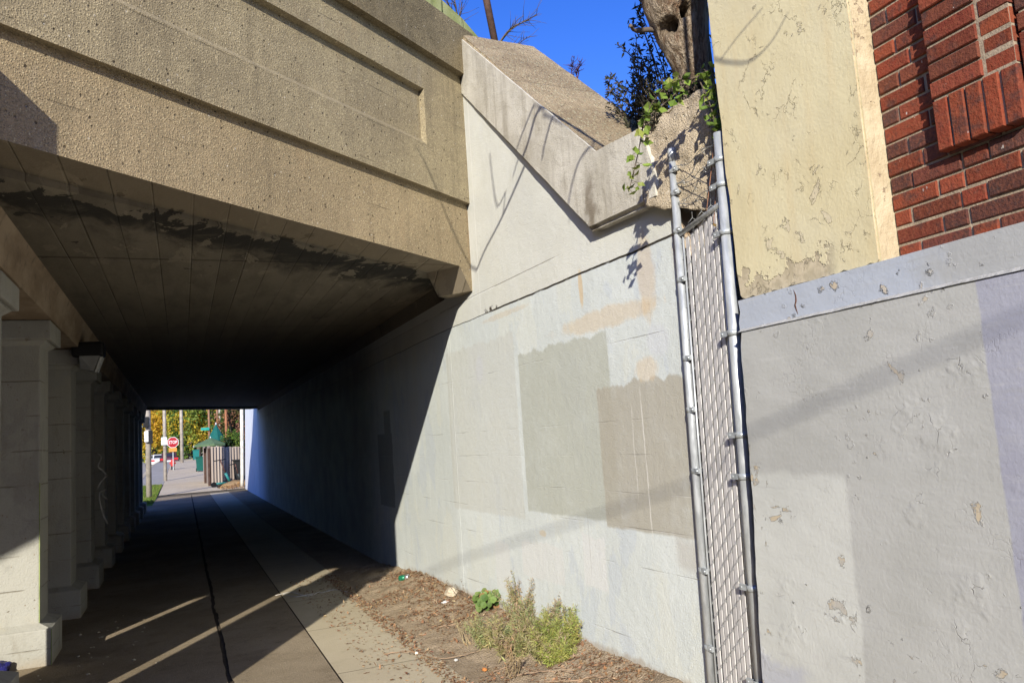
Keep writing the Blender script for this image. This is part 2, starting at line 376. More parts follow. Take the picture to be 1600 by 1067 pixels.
    crack = n.ma('MAXIMUM', n.mul(crack, n.mr(y, 6.3, 6.5, 1, 0)), n.ma('MULTIPLY', thin, 0.8))
    col = n.mix(crack, col, (0.035, 0.028, 0.02))
    hl = n.mul(n.line(n.ma('ADD', z, n.ma('MULTIPLY', wob, 0.03)), 2.745, 0.03, 0.2), n.rect(y, z, 6.23, 6.50, 2, 3, 0.02), n.mr(n.noi(p, 16, 3, 0.6), 0.50, 0.56))
    col = n.mix(hl, col, (0.06, 0.045, 0.03))
    vj = n.mul(n.line(y, 6.58, 0.008, 0.3), n.mr(z, 2.70, 2.74)); col = n.mix(n.ma('MULTIPLY', vj, 0.6), col, (0.86, 0.85, 0.80))
    v2 = n.mul(n.line(n.ma('ADD', y, n.ma('MULTIPLY', wob, 0.01)), 4.95, 0.004, 0.3), n.rect(y, z, 3, 6, 0.6, 1.1, 0.1)); col = n.mix(n.ma('MULTIPLY', v2, 0.5), col, (0.4, 0.37, 0.33))
    # worn edge by the fence post
    ed = n.mul(n.mr(n.ma('ADD', y, n.ma('MULTIPLY', wob, 0.10)), 3.74, 3.70), 1.0)
    col = n.mix(n.ma('MULTIPLY', ed, 0.8), col, n.mix(n.mr(n.noi(p, 11, 4), 0.45, 0.55), (0.72, 0.64, 0.50), (0.50, 0.34, 0.20)))
    # fine dirt specks
    c1 = n.sep(n.vor(p, 45, out='Color')); v1 = n.vor(p, 45)
    col = n.mix(n.mul(n.mr(v1, 0.10, 0.2, 1, 0), n.mr(c1[0], 0.93, 0.95), 0.5), col, (0.3, 0.26, 0.2))
    col = n.mix(n.mr(n.noi(p, 90, 4, 0.7), 0.45, 0.75, 0, 0.18), col, (0.5, 0.48, 0.43))
    col = n.mix(n.mr(n.ma('ADD', y, n.ma('MULTIPLY', wob, 0.5)), 9.9, 12.0, 0, 0.72), col, n.mix(n.mr(n.noi(p, 2, 5), 0.35, 0.65), (0.10, 0.095, 0.085), (0.20, 0.19, 0.17)))  # underpass shade put into the wall colour, from the tunnel mouth inwards
    pt = n.ma('MAXIMUM', n.rect(n.ma('ADD', y, n.ma('MULTIPLY', wob, 0.1)), z, 9.95, 10.75, 0.8, 1.75, 0.01), n.rect(y, z, 10.0, 10.35, 0.8, 2.05, 0.02))
    col = n.mix(n.ma('MULTIPLY', pt, 0.5), col, (0.10, 0.095, 0.085))
    col = n.mix(n.mr(y, 25.5, 28.8), col, (0.70, 0.72, 0.76))  # pale again where daylight enters the far mouth, also put into the colour
    h = n.ma('ADD', n.ma('MULTIPLY', n.noi(p, 110, 4, 0.65), 0.55), n.ma('MULTIPLY', n.noi(p, 14, 4), 0.6))
    h = n.ma('SUBTRACT', h, n.ma('ADD', n.ma('MULTIPLY', lines, 0.5), n.ma('MULTIPLY', n.ma('MAXIMUM', crack, hl), 1.5)))
    return n.done(col, 0.82, n.bump(h, 0.007), spec=0.3)
M_wing = mat_wing()

def mat_abut():
    n = NT('painted abutment'); p = n.pos(); x, y, z = n.sep(p)
    col = wallpaint(n, p, y, z, (0.56, 0.55, 0.51), (0.66, 0.65, 0.60), (0.42, 0.41, 0.38))
    far = n.mr(y, 19, 26); col = n.mix(far, n.mix(n.mr(y, 11, 13), col, n.mix(0.6, col, (0.30, 0.29, 0.27))), (0.74, 0.76, 0.80))  # darker inwards, pale at the far end: tunnel light put into the colour
    near = n.mr(y, 10.3, 9.2); col = n.mix(n.ma('MULTIPLY', near, 0.6), col, (0.78, 0.765, 0.70))
    wob = n.ma('SUBTRACT', n.noi(p, 3, 4, 0.6), 0.5)
    pt = n.rect(n.ma('ADD', y, n.ma('MULTIPLY', wob, 0.1)), z, 9.75, 10.6, 0.8, 1.75, 0.01); pt2 = n.rect(y, z, 9.75, 10.15, 0.8, 2.05, 0.02)
    col = n.mix(n.ma('MULTIPLY', n.ma('MAXIMUM', pt, pt2), 0.9), col, (0.12, 0.115, 0.10))
    lines = None
    for i, zc in enumerate((0.30, 0.76, 1.22, 1.68, 2.19, 2.6)):
        l = hline(n, p, z, zc, 0.012, 0.02, (0.40, 0.50), 0.7, i * 5.1); lines = l if lines is None else n.ma('MAXIMUM', lines, l)
    col = n.mix(n.ma('MULTIPLY', lines, 0.6), col, (0.14, 0.13, 0.11))
    col = n.mix(n.mr(n.ma('ADD', z, n.ma('MULTIPLY', wob, 0.2)), 0.0, 0.25, 0.7, 0), col, (0.16, 0.135, 0.10))
    h = n.ma('ADD', n.noi(p, 60, 4), n.ma('MULTIPLY', n.noi(p, 8, 4), 0.7)); h = n.ma('SUBTRACT', h, lines)
    return n.done(col, 0.85, n.bump(h, 0.007))
M_abut = mat_abut()

def mat_column():
    n = NT('painted column'); p = n.pos(); x, y, z = n.sep(p)
    col = wallpaint(n, p, x, z, (0.37, 0.36, 0.315), (0.425, 0.415, 0.37), (0.30, 0.285, 0.24))
    lines = None
    for i, zc in enumerate((0.14, 0.62, 0.90, 1.19, 1.49, 1.78, 2.08, 2.38)):
        l = n.mul(n.line(n.ma('ADD', z, n.ma('MULTIPLY', n.noi(p, 2.0, 3), 0.01)), zc, 0.006, 0.4), n.mr(n.noi(n.comb(n.ma('ADD', x, y), i * 3.1, 0.0), 2.3, 3), 0.42, 0.55)); lines = l if lines is None else n.ma('MAXIMUM', lines, l)
    col = n.mix(n.ma('MULTIPLY', lines, 0.7), col, (0.22, 0.19, 0.14))
    ab = n.sep(n.vor(p, 30, out='Color')); v = n.vor(p, 30)
    col = n.mix(n.mul(n.mr(v, 0.12, 0.25, 1, 0), n.mr(ab[0], 0.93, 0.95), 0.8), col, (0.25, 0.2, 0.14))
    col = n.mix(n.mr(n.ma('ADD', z, n.ma('MULTIPLY', n.noi(p, 8, 3), 0.1)), 0.04, 0.16, 0.6, 0), col, (0.34, 0.28, 0.20))
    gk = n.noi(n.sc(p, (3, 3, .5)), 2.2, 6, .7); col = n.mix(n.mr(gk, .54, .72, 0, .5), col, (0.24, 0.21, 0.16)); ch = n.noi(p, 7, 6, .68); col = n.mix(n.mr(ch, .665, .68, 0, .8), col, (0.27, 0.23, 0.175))
    h = n.ma('ADD', n.noi(p, 70, 4), n.ma('MULTIPLY', n.noi(p, 9, 4), 0.6)); h = n.ma('SUBTRACT', h, n.ma('ADD', lines, n.mr(ch, .665, .68)))
    return n.done(col, 0.8, n.bump(h, 0.006))
M_column = mat_column()
M_lichen = plain('mossy arris', (0.30, 0.36, 0.14), 0.9)

def mat_soffit():
    n = NT('board marked soffit'); p = n.pos(); x, y, z = n.sep(p)
    xq = n.ma('ADD', n.ma('DIVIDE', x, 0.215), n.ma('MULTIPLY', n.noi(n.comb(x, 0.0, 0.0), 1.9, 2), 1.3)); bi = n.ma('FLOOR', xq); bn = n.noi(n.comb(n.ma('MULTIPLY', bi, 3.71), n.ma('MULTIPLY', y, 0.12), 0.0), 1.0, 2)
    col = n.mix(n.mr(bn, 0.3, 0.7), (0.15, 0.13, 0.095), (0.235, 0.205, 0.155))
    col = n.mix(n.mr(n.noi(n.sc(p, (3, 0.7, 1)), 2.0, 5, 0.7), 0.4, 0.7, 0, 0.55), col, (0.095, 0.08, 0.06))
    fr = n.ma('ABSOLUTE', n.ma('SUBTRACT', n.ma('FRACT', xq), 0.5)); ln = n.mul(n.mr(fr, 0.465, 0.495), n.mr(n.noi(n.sc(p, (2, .5, 1)), 1.5, 3), .35, .65, .25, 1))
    jt = n.ma('MAXIMUM', n.line(n.ma('ADD', y, n.ma('MULTIPLY', n.noi(p, 6, 3), 0.04)), 6.62, 0.03, 0.3), n.line(y, 10.2, 0.02, 0.3))
    col = n.mix(n.ma('MULTIPLY', n.ma('MAXIMUM', n.ma('MULTIPLY', ln, 0.38), jt), 0.7), col, (0.035, 0.03, 0.022))
    # soot-black damp band behind the girder
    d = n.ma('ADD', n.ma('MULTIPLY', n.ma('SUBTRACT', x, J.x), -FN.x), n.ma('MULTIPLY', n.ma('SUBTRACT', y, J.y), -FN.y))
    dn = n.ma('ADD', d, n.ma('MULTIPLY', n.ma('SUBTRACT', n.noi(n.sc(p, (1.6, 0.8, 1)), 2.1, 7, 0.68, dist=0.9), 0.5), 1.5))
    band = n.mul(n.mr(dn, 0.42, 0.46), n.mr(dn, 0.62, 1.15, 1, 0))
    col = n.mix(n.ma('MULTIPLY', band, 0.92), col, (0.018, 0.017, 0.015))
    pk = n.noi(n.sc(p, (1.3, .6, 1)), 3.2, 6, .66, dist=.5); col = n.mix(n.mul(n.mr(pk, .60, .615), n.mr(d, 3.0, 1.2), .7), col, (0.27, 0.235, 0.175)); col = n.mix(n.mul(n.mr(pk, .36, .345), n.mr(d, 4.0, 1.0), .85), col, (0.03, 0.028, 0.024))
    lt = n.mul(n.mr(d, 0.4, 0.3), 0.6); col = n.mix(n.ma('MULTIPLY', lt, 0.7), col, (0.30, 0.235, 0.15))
    deep = n.mr(y, 8, 13, 0, 0.75); col = n.mix(deep, col, (0.06, 0.052, 0.042))  # shade of the deep underpass put into the soffit colour
    h = n.ma('ADD', n.ma('MULTIPLY', bn, 1.2), n.ma('SUBTRACT', n.ma('MULTIPLY', n.noi(p, 40, 4), 0.5), ln))
    return n.done(col, 0.85, n.bump(h, 0.008))
M_soffit = mat_soffit()

def mat_ground(name, a, b, sp=(0.30, 0.26, 0.20), spk=0.5, scale=1.0, stains=0.5, bd=0.006, vs=110):
    n = NT(name); p = n.pos()
    col = n.mix(n.mr(n.noi(p, 0.8 * scale, 6, 0.65), 0.32, 0.68), a, b)
    col = n.mix(n.mr(n.noi(p, 4.5 * scale, 5, 0.7), 0.5, 0.75, 0, stains), col, tuple(c * 0.62 for c in a))
    v = n.vor(p, vs); c = n.sep(n.vor(p, vs, out='Color'))
    col = n.mix(n.mul(n.mr(v, 0.2, 0.5, 1, 0), n.mr(c[0], 0.6, 0.85), spk), col, sp)
    col = n.mix(n.mul(n.mr(v, 0.2, 0.5, 1, 0), n.mr(c[1], 0.7, 0.85), spk), col, tuple(x * 0.4 for x in a))
    gv = n.vor(p, 3.1); gc = n.sep(n.vor(p, 3.1, out='Color')); col = n.mix(n.mul(n.mr(n.ma('ADD', gv, n.ma('MULTIPLY', n.noi(p, 40, 3), .05)), .085, .10, 1, 0), n.mr(gc[0], .55, .57), stains if 'pav' in name or 'path' in name else 0.0), col, tuple(x * .45 for x in a)); col = n.mix(n.mr(n.noi(p, 1.7 * scale, 6, .7, dist=.5), .57, .63, 0, stains * .5), col, tuple(x * .72 for x in a))
    h = n.ma('ADD', n.ma('MULTIPLY', n.mr(v, 0.1, 0.6, 1, 0), 0.4), n.ma('ADD', n.noi(p, 90, 4), n.noi(p, 9, 4)))
    return n.done(col, 1.0, n.bump(h, bd), spec=0.0)
M_ground = mat_ground('bare ground', (0.12, 0.10, 0.075), (0.17, 0.14, 0.10))
M_pave = mat_ground('worn aggregate paving', (0.27, 0.215, 0.145), (0.37, 0.30, 0.21), (0.55, 0.47, 0.36), 0.6)
M_slab = mat_ground('concrete path', (0.50, 0.425, 0.295), (0.56, 0.485, 0.345), (0.58, 0.51, 0.38), 0.25, stains=0.3, bd=0.003)
M_seam = mat_ground('dirt filled seam', (0.08, 0.066, 0.05), (0.125, 0.10, 0.075), (0.3, 0.25, 0.19), 0.5)
M_soil = mat_ground('dry soil', (0.33, 0.25, 0.165), (0.44, 0.345, 0.235), (0.58, 0.47, 0.34), 0.6, 1.6, 0.5, 0.012, 60)
M_road = mat_ground('asphalt', (0.36, 0.335, 0.29), (0.42, 0.395, 0.35), (0.4, 0.4, 0.4), 0.2)
M_walk = mat_ground('far pavement', (0.56, 0.46, 0.32), (0.64, 0.54, 0.38), (0.5, 0.46, 0.4), 0.2)
M_lawn = mat_ground('lawn', (0.09, 0.17, 0.03), (0.14, 0.23, 0.045), (0.2, 0.25, 0.08), 0.3)
M_bank = mat_ground('embankment soil', (0.09, 0.075, 0.05), (0.14, 0.115, 0.075))

def mat_base(name, ledge=False):
    """several coats of grey paint flaking off the plinth of the brick building"""
    n = NT(name); p = n.pos(); x, y, z = n.sep(p)
    big = n.noi(p, 1.5, 5, 0.6); wob = n.ma('SUBTRACT', n.noi(p, 6, 4, 0.6), 0.5)
    if ledge: col = n.mix(n.mr(n.ma('ADD', y, n.ma('MULTIPLY', wob, 0.5)), 1.85, 2.1), (0.42, 0.425, 0.415), (0.455, 0.49, 0.545))
    else: col = n.mix(n.mr(big, 0.35, 0.65), (0.415, 0.415, 0.385), (0.475, 0.475, 0.445))
    if not ledge:
        lt = n.mul(n.mr(n.ma('ADD', y, n.ma('MULTIPLY', wob, 0.05)), 2.415, 2.44), n.mr(n.ma('ADD', z, n.ma('MULTIPLY', wob, 0.08)), 1.37, 1.41, 1, 0))
        col = n.mix(lt, col, n.mix(n.mr(big, 0.4, 0.6), (0.525, 0.53, 0.49), (0.585, 0.59, 0.545)))
        pu = n.mr(n.ma('ADD', y, n.ma('MULTIPLY', wob, 0.02)), 1.755, 1.765, 1, 0)
        col = n.mix(pu, col, n.mix(n.mr(big, 0.4, 0.6), (0.335, 0.335, 0.40), (0.385, 0.39, 0.445)))
        gb = n.mul(n.mr(n.ma('ADD', z, n.ma('MULTIPLY', wob, 0.5)), 0.62, 0.5), n.mr(n.ma('ADD', y, n.ma('MULTIPLY', wob, 0.3)), 2.7, 2.8), 0.8)
        col = n.mix(gb, col, (0.45, 0.46, 0.50))
        col = n.mix(n.mr(n.noi(n.sc(p, (1, 1, 4)), 3, 5, 0.7), 0.55, 0.8, 0, 0.4), col, (0.50, 0.485, 0.455))
    br = n.noi(n.sc(p, (1, 1.2, 16)), 2.2, 5, 0.7); col = n.mix(n.mr(br, .55, .75, 0, .35), col, (0.58, 0.575, 0.55)); col = n.mix(n.mr(br, .42, .28, 0, .3), col, (0.36, 0.355, 0.345))
    # scabs where the paint is gone; a rim of lifted paint round each
    f1 = n.noi(n.ma('MULTIPLY', 1.0, 1.0) if False else p, 7.5, 6, 0.62, dist=0.4); f2 = n.noi(p, 2.1, 3)
    th = n.mr(f2, 0.40, 0.70, 0.715, 0.60)
    d = n.ma('SUBTRACT', f1, th)
    scab = n.mr(d, 0.0, 0.006); rim = n.mul(n.mr(d, -0.016, -0.002), n.mr(d, 0.0, 0.004, 1, 0))
    col = n.mix(n.ma('MULTIPLY', scab, 0.9), col, n.mix(n.mr(n.noi(p, 14, 3), 0.4, 0.6), (0.56, 0.46, 0.31), (0.47, 0.44, 0.38)))
    col = n.mix(n.ma('MULTIPLY', rim, 0.35), col, (0.70, 0.68, 0.62))
    # crackle: edges of large irregular cells, only in places
    pv = n.t.nodes.new('ShaderNodeVectorMath'); pv.operation = 'ADD'; n.lk(p, pv.inputs[0]); n.lk(n.sc(n.noi(p, 9, 4, 0.6, col=True), (0.10, 0.10, 0.10)), pv.inputs[1])
    e = n.vor(pv.outputs[0], 10.0, 'DISTANCE_TO_EDGE'); zone = n.mr(n.noi(p, 2.6, 4, 0.65), 0.58, 0.70)
    ck = n.mul(n.mr(e, 0.004, 0.018, 1, 0), zone, n.mr(n.noi(p, 11, 2), 0.50, 0.62))
    col = n.mix(n.ma('MULTIPLY', ck, 0.3), col, (0.20, 0.17, 0.14))
    e2 = n.vor(pv.outputs[0], 26.0, 'DISTANCE_TO_EDGE'); ck2 = n.mul(n.mr(e2, 0.01, 0.05, 1, 0), n.mr(n.noi(p, 3.7, 4, 0.65), 0.56, 0.66))
    lift = n.mul(zone, n.sep(n.vor(pv.outputs[0], 10.0, out='Color'))[0])
    col = n.mix(n.ma('MULTIPLY', ck2, 0.12), col, (0.25, 0.23, 0.2))
    h = n.ma('ADD', n.ma('MULTIPLY', n.noi(p, 60, 4, 0.6), 0.22), n.ma('MULTIPLY', n.noi(n.sc(p, (1, 1, 2)), 4, 4, 0.5), 0.9))
    h = n.ma('ADD', h, n.ma('ADD', n.ma('MULTIPLY', rim, 0.5), n.ma('MULTIPLY', lift, 0.55)))
    h = n.ma('SUBTRACT', h, n.ma('ADD', n.ma('MULTIPLY', scab, 0.5), n.ma('ADD', n.ma('MULTIPLY', ck, 0.5), n.ma('MULTIPLY', ck2, 0.08))))
    # flakes: small irregular scabs with a raised lower lip
    q2 = n.t.nodes.new('ShaderNodeVectorMath'); q2.operation = 'ADD'; n.lk(p, q2.inputs[0]); n.lk(n.sc(n.noi(p, 20, 5, 0.7, col=True), (0.075, 0.075, 0.075)), q2.inputs[1])
    vd = n.vor(q2.outputs[0], 11.0); vc3 = n.sep(n.vor(q2.outputs[0], 11.0, out='Color'))
    rad = n.ma('MULTIPLY', n.mul(n.mr(vc3[0], 0.42, 0.97, 0.03, 0.28), n.mr(n.noi(p, 1.9, 4), 0.38, 0.60, 0.35, 1.0)), 1.0); fd = n.ma('SUBTRACT', rad, vd)
    fl = n.mul(n.mr(fd, 0.0, 0.02), n.mr(vc3[0], 0.38, 0.44)); lip = n.mul(n.mr(fd, -0.07, -0.005), n.mr(fd, 0.0, 0.01, 1, 0), n.mr(vc3[0], 0.38, 0.44))
    tone = n.mix(n.mr(vc3[1], 0.35, 0.6), col, n.mix(n.mr(vc3[2], 0.4, 0.6), (0.60, 0.49, 0.33), (0.52, 0.50, 0.45)))
    col = n.mix(n.ma('MULTIPLY', fl, 0.85), col, tone); col = n.mix(n.ma('MULTIPLY', lip, 0.25), col, (0.72, 0.70, 0.64))
    vd2 = n.vor(q2.outputs[0], 27.0); vc4 = n.sep(n.vor(q2.outputs[0], 27.0, out='Color')); zn = n.mr(n.noi(p, 2.4, 5, .65), .54, .66, 0.0, 1.0)
    fd2 = n.ma('SUBTRACT', n.ma('MULTIPLY', zn, n.mr(vc4[0], .45, 1.0, .02, .42)), vd2); g2 = n.mul(n.mr(vc4[0], .60, .64), n.mr(zn, .2, .4))
    fl2 = n.mul(n.mr(fd2, 0, .05), g2); lip2 = n.mul(n.mr(fd2, -.16, -.02), n.mr(fd2, 0, .03, 1, 0), g2)
    col = n.mix(n.ma('MULTIPLY', fl2, .6), col, n.mix(n.mr(vc4[1], .5, .7), col, (0.58, 0.49, 0.35))); col = n.mix(n.ma('MULTIPLY', lip2, .22), col, (0.70, 0.68, 0.63))
    b1 = n.bump(n.ma('ADD', n.ma('SUBTRACT', n.ma('MULTIPLY', lip, 1.0), n.ma('MULTIPLY', fl, 0.8)), n.ma('MULTIPLY', n.ma('SUBTRACT', lip2, fl2), .16)), 0.010)
    return n.done(col, 0.62, n.bump(h, 0.0065, prev=b1), spec=0.35)
M_base = mat_base('flaking grey paint'); M_ledge = mat_base('flaking blue grey paint', True)

def mat_pilaster():
    n = NT('peeling cream paint'); p = n.pos(); x, y, z = n.sep(p)
    big = n.noi(p, 1.7, 5, 0.6)
    col = n.mix(n.mr(big, 0.35, 0.65), (0.665, 0.575, 0.345), (0.72, 0.64, 0.405))
    st = n.noi(n.comb(n.ma('MULTIPLY', y, 9.0), 0.0, n.ma('MULTIPLY', z, 0.8)), 1.0, 4, 0.6)
    col = n.mix(n.mr(st, 0.5, 0.72, 0, 0.35), col, (0.66, 0.50, 0.26))
    col = n.mix(n.mr(n.noi(p, 0.9, 4), 0.5, 0.7, 0, 0.6), col, (0.66, 0.60, 0.415))
    # bare render along the foot
    f = n.ma('ADD', n.ma('SUBTRACT', z, 2.2), n.ma('MULTIPLY', n.ma('SUBTRACT', n.noi(p, 8, 5, 0.65), 0.5), 0.42))
    ft = n.mul(n.mr(f, 0.10, 0.115, 1, 0), n.mr(n.ma('ADD', y, n.ma('MULTIPLY', n.noi(p, 5, 3), 0.1)), 2.42, 2.5))
    col = n.mix(n.ma('MULTIPLY', ft, 0.85), col, n.mix(n.mr(n.noi(p, 16, 4), 0.4, 0.6), (0.45, 0.38, 0.26), (0.60, 0.51, 0.36)))
    f1 = n.noi(p, 10, 6, 0.62, dist=0.6); th = n.mr(n.noi(p, 2.7, 3), 0.40, 0.68, 0.73, 0.60); d = n.ma('SUBTRACT', f1, th)
    scab = n.mr(d, 0, 0.006); rim = n.mul(n.mr(d, -0.02, -0.003), n.mr(d, 0, 0.004, 1, 0))
    col = n.mix(n.ma('MULTIPLY', scab, 0.55), col, (0.66, 0.57, 0.41))
    pv = n.t.nodes.new('ShaderNodeVectorMath'); pv.operation = 'ADD'; n.lk(p, pv.inputs[0]); n.lk(n.sc(n.noi(p, 7, 5, 0.65, col=True), (0.22, 0.22, 0.22)), pv.inputs[1])
    e = n.vor(pv.outputs[0], 5.0, 'DISTANCE_TO_EDGE'); ck = n.mul(n.mr(e, 0.003, 0.014, 1, 0), n.mr(n.noi(p, 3.1, 4), 0.46, 0.56), n.mr(n.noi(p, 9, 2), .42, .58))
    col = n.mix(n.ma('MULTIPLY', ck, 0.32), col, (0.36, 0.28, 0.17))
    h = n.ma('ADD', n.ma('MULTIPLY', n.noi(p, 60, 4, 0.6), 0.25), n.ma('MULTIPLY', n.noi(p, 6, 4, 0.5), 0.7))
    h = n.ma('ADD', h, n.ma('SUBTRACT', n.ma('MULTIPLY', rim, 0.7), n.ma('ADD', n.ma('ADD', n.ma('MULTIPLY', ft, 0.6), n.ma('MULTIPLY', scab, 0.5)), n.ma('MULTIPLY', ck, 0.9))))
    return n.done(col, 0.7, n.bump(h, 0.007), spec=0.3)
M_pil = mat_pilaster()
def mat_brick():
    n = NT('red brick'); p = n.pos(); c = n.attr(); k = n.noi(p, 14, 5, 0.7)
    c = n.mix(n.mr(k, 0.48, 0.68, 0, 0.75), c, (0.055, 0.035, 0.032)); c = n.mix(n.mr(n.noi(p, 70, 4, 0.7), 0.4, 0.7, 0, 0.45), c, (0.30, 0.10, 0.05))
    w_ = n.sep(n.vor(p, 55, out='Color')); c = n.mix(n.mul(n.mr(n.vor(n.sc(p, (1, 1, .45)), 55), .1, .2, 1, 0), n.mr(w_[0], .955, .965), .8), c, (0.7, 0.66, 0.6))
    h = n.ma('ADD', n.noi(p, 100, 4, 0.7), n.noi(p, 30, 3)); return n.done(c, 0.9, n.bump(h, 0.005))
M_brick = mat_brick()
M_mortar = plain('mortar', (0.36, 0.285, 0.20), 0.95, var=0.2, scale=20, bscale=90, bd=0.004)
def mat_steel():
    n = NT('galvanised steel'); p = n.pos(); k = n.noi(n.sc(p, (1, 1, 0.25)), 30, 4, 0.6); sp = n.vor(p, 60, out='Color')
    col = n.mix(n.mr(k, 0.35, 0.65), (0.38, 0.40, 0.41), (0.54, 0.56, 0.57))
    return n.done(col, n.mr(k, 0.3, 0.7, 0.28, 0.45), n.bump(k, 0.0006), 0.25, 0.6)
M_steel = mat_steel()
M_wire = plain('dull zinc wire', (0.42, 0.43, 0.42), 0.5, 0.7, 0.3, 30)
M_slat = plain('grey privacy slat', (0.78, 0.75, 0.72), 0.45, 0.0, 0.08, 8, spec=0.4)
M_greenst = None
def mat_greensteel():
    n = NT('mossy green painted steel'); p = n.pos(); col = n.mix(n.mr(n.noi(p, 3, 5, 0.6), 0.35, 0.65), (0.30, 0.33, 0.10), (0.46, 0.47, 0.21))
    col = n.mix(n.mr(n.noi(n.sc(p, (9, 9, 0.8)), 1.4, 5, 0.7), 0.58, 0.66), col, (0.035, 0.045, 0.01)); return n.done(col, 0.7, n.bump(n.noi(p, 30, 3), 0.003))
M_greenst = mat_greensteel()
M_leaf = leafmat('leaf'); M_dry = leafmat('dry leaf', 0.8, 0.15); M_dark = leafmat('dark leaf', 0.7, 0.10)
def mat_trunk():
    n = NT('weathered dead wood'); p = n.pos(); q = n.sc(p, (26, 26, 2.4)); g = n.noi(q, 1.0, 6, 0.7, dist=0.8); g2 = n.noi(n.sc(p, (70, 70, 5)), 1.0, 4, 0.7)
    c = n.mix(n.mr(g, 0.35, 0.65), (0.25, 0.165, 0.10), (0.76, 0.62, 0.45)); c = n.mix(n.mr(n.noi(n.sc(p, (6, 6, 1.2)), 1.0, 4), 0.50, 0.64, 0, 0.7), c, (0.42, 0.22, 0.12))
    c = n.mix(n.mr(g2, 0.5, 0.68, 0, 0.75), c, (0.10, 0.065, 0.04)); c = n.mix(0.8, c, n.attr(), 'MULTIPLY')
    return n.done(c, 0.9, n.bump(n.ma('ADD', g, n.ma('MULTIPLY', g2, 0.8)), 0.06))
M_bark = mat_trunk()
M_twig = plain('twig bark', (0.13, 0.10, 0.075), 0.9)
M_black = plain('black plastic', (0.012, 0.012, 0.013), 0.5)
M_white = plain('white paint', (0.78, 0.78, 0.76), 0.5, var=0.04)
M_rustpole = plain('rusted pipe', (0.13, 0.075, 0.055), 0.75, var=0.35)

# ------------------------------------------------------------------ ground
def zw(y):   # level of the pavement along the street
    K = ((-80, 0), (34, 0), (41, .105), (46, .18), (50, .24), (58, .47), (63, .66), (75, .95), (95, 1.12), (130, 1.25), (220, 1.3), (900, 1.3))
    for (a, b), (c, d) in zip(K, K[1:]):
        if y <= c: return b + (d - b) * max(0, (y - a)) / (c - a)
    return 1.3
def zr(y): return min(zw(y), 0.62) - 0.14 if y > 30 else -0.14
YS = [-80, -30, -10, 0, 10, 20, 28, 32, 34, 36, 38, 41, 43, 46, 50, 54, 58, 63, 69, 75, 85, 95, 112, 130, 170, 220, 400, 900]
def strip(bm, x0, x1, ys, fz, dz=0.0):
    pr = None
    for y in ys:
        c = [bm.verts.new((x0, y, fz(y) + dz)), bm.verts.new((x1, y, fz(y) + dz))]
        if pr: bm.faces.new((pr[0], pr[1], c[1], c[0]))
        pr = c
bm = nb()   # one sheet to the horizon, stepping down to the carriageway with a kerb
pr = None
for y in YS:
    xs = [(-900, zw(y) - .02), (-13.5, zw(y) - .02), (-13.4, zr(y) - .01), (-2.32, zr(y) - .01), (-2.3, zw(y) - 0.02), (900, zw(y) - 0.02)]
    c = [bm.verts.new((x, y, z)) for x, z in xs]
    if pr:
        for i in range(len(c) - 1): bm.faces.new((pr[i], pr[i + 1], c[i + 1], c[i]))
    pr = c
struct('ground', bm, M_ground)
bm = nb(); strip(bm, -13.38, -2.5, YS, zr); struct('road', bm, M_road)
bm = nb()
for y0, y1 in zip(YS, YS[1:]):
    prism(bm, [(-2.5, y0, zr(y0) - .01), (-2.29, y0, zr(y0) - .01), (-2.29, y0, zw(y0) + .012), (-2.48, y0, zw(y0) + .012)], [(-2.5, y1, zr(y1) - .01), (-2.29, y1, zr(y1) - .01), (-2.29, y1, zw(y1) + .012), (-2.48, y1, zw(y1) + .012)])
struct('kerb', bm, M_slab)
# paving under the viaduct: rough aggregate bays, a dirt seam, a smooth path strip
def rag(x, y): return x + 0.012 * mn.noise(Vector((x * 3, y * 0.7, 0))) + 0.010 * mn.noise(Vector((x, y * 6, 3)))
bm = nb(); ys = [-12 + i * 0.09 for i in range(int(48.4 / 0.09))]
pr = None
for y in ys:
    xr = rag(0.27, y) + 0.0009 * (y - 7)
    c = [bm.verts.new((-2.28, y, 0.0)), bm.verts.new((xr, y, 0.0))]
    if pr: bm.faces.new((pr[0], pr[1], c[1], c[0]))
    pr = c
struct('pavement', bm, M_pave)
bm = nb(); pr = None
for y in ys:
    xr = rag(0.27, y) + 0.0009 * (y - 7) + (0.035 + 0.022 * mn.noise(Vector((7, y * 2.2, 1))) + 0.012 * mn.noise(Vector((7, y * 9, 1))))
    c = [bm.verts.new((xr, y, 0.0)), bm.verts.new((1.0, y, 0.0))]
    if pr: bm.faces.new((pr[0], pr[1], c[1], c[0]))
    pr = c
struct('pavement', bm, M_pave)
bm = nb(); strip(bm, 0.1, 1.72, [-12, 36.5], lambda y: -0.012); struct('pavement_seam', bm, M_seam)
bm = nb(); strip(bm, 1.7205, 2.7, [4.9, 36.5], lambda y: -0.008); struct('soil', bm, M_soil)
bm = nb(); y = -12.0
while y < 36:
    strip(bm, 1.012, 1.76, [y, min(y + 1.492, 36.4)], lambda y: 0.0); y += 1.5
strip(bm, 1.762, 2.6, [-12, 5.05], lambda y: 0.0)
struct('path', bm, M_slab)
bm = nb(); strip(bm, -0.95, 1.45, [y for y in YS if y >= 38] , zw, 0.004); strip(bm, -0.95, 2.6, [36.5, 38], zw, 0.004); struct('far_pavement', bm, M_walk)
bm = nb(); strip(bm, -2.27, -0.96, [45.52] + [y for y in YS if y > 45.6], zw, 0.004); struct('driveway', bm, M_road)
bm = nb(); strip(bm, -2.28, -0.99, [30, 33, 36, 41, 45.5], zw, 0.004); struct('lawn', bm, M_lawn)

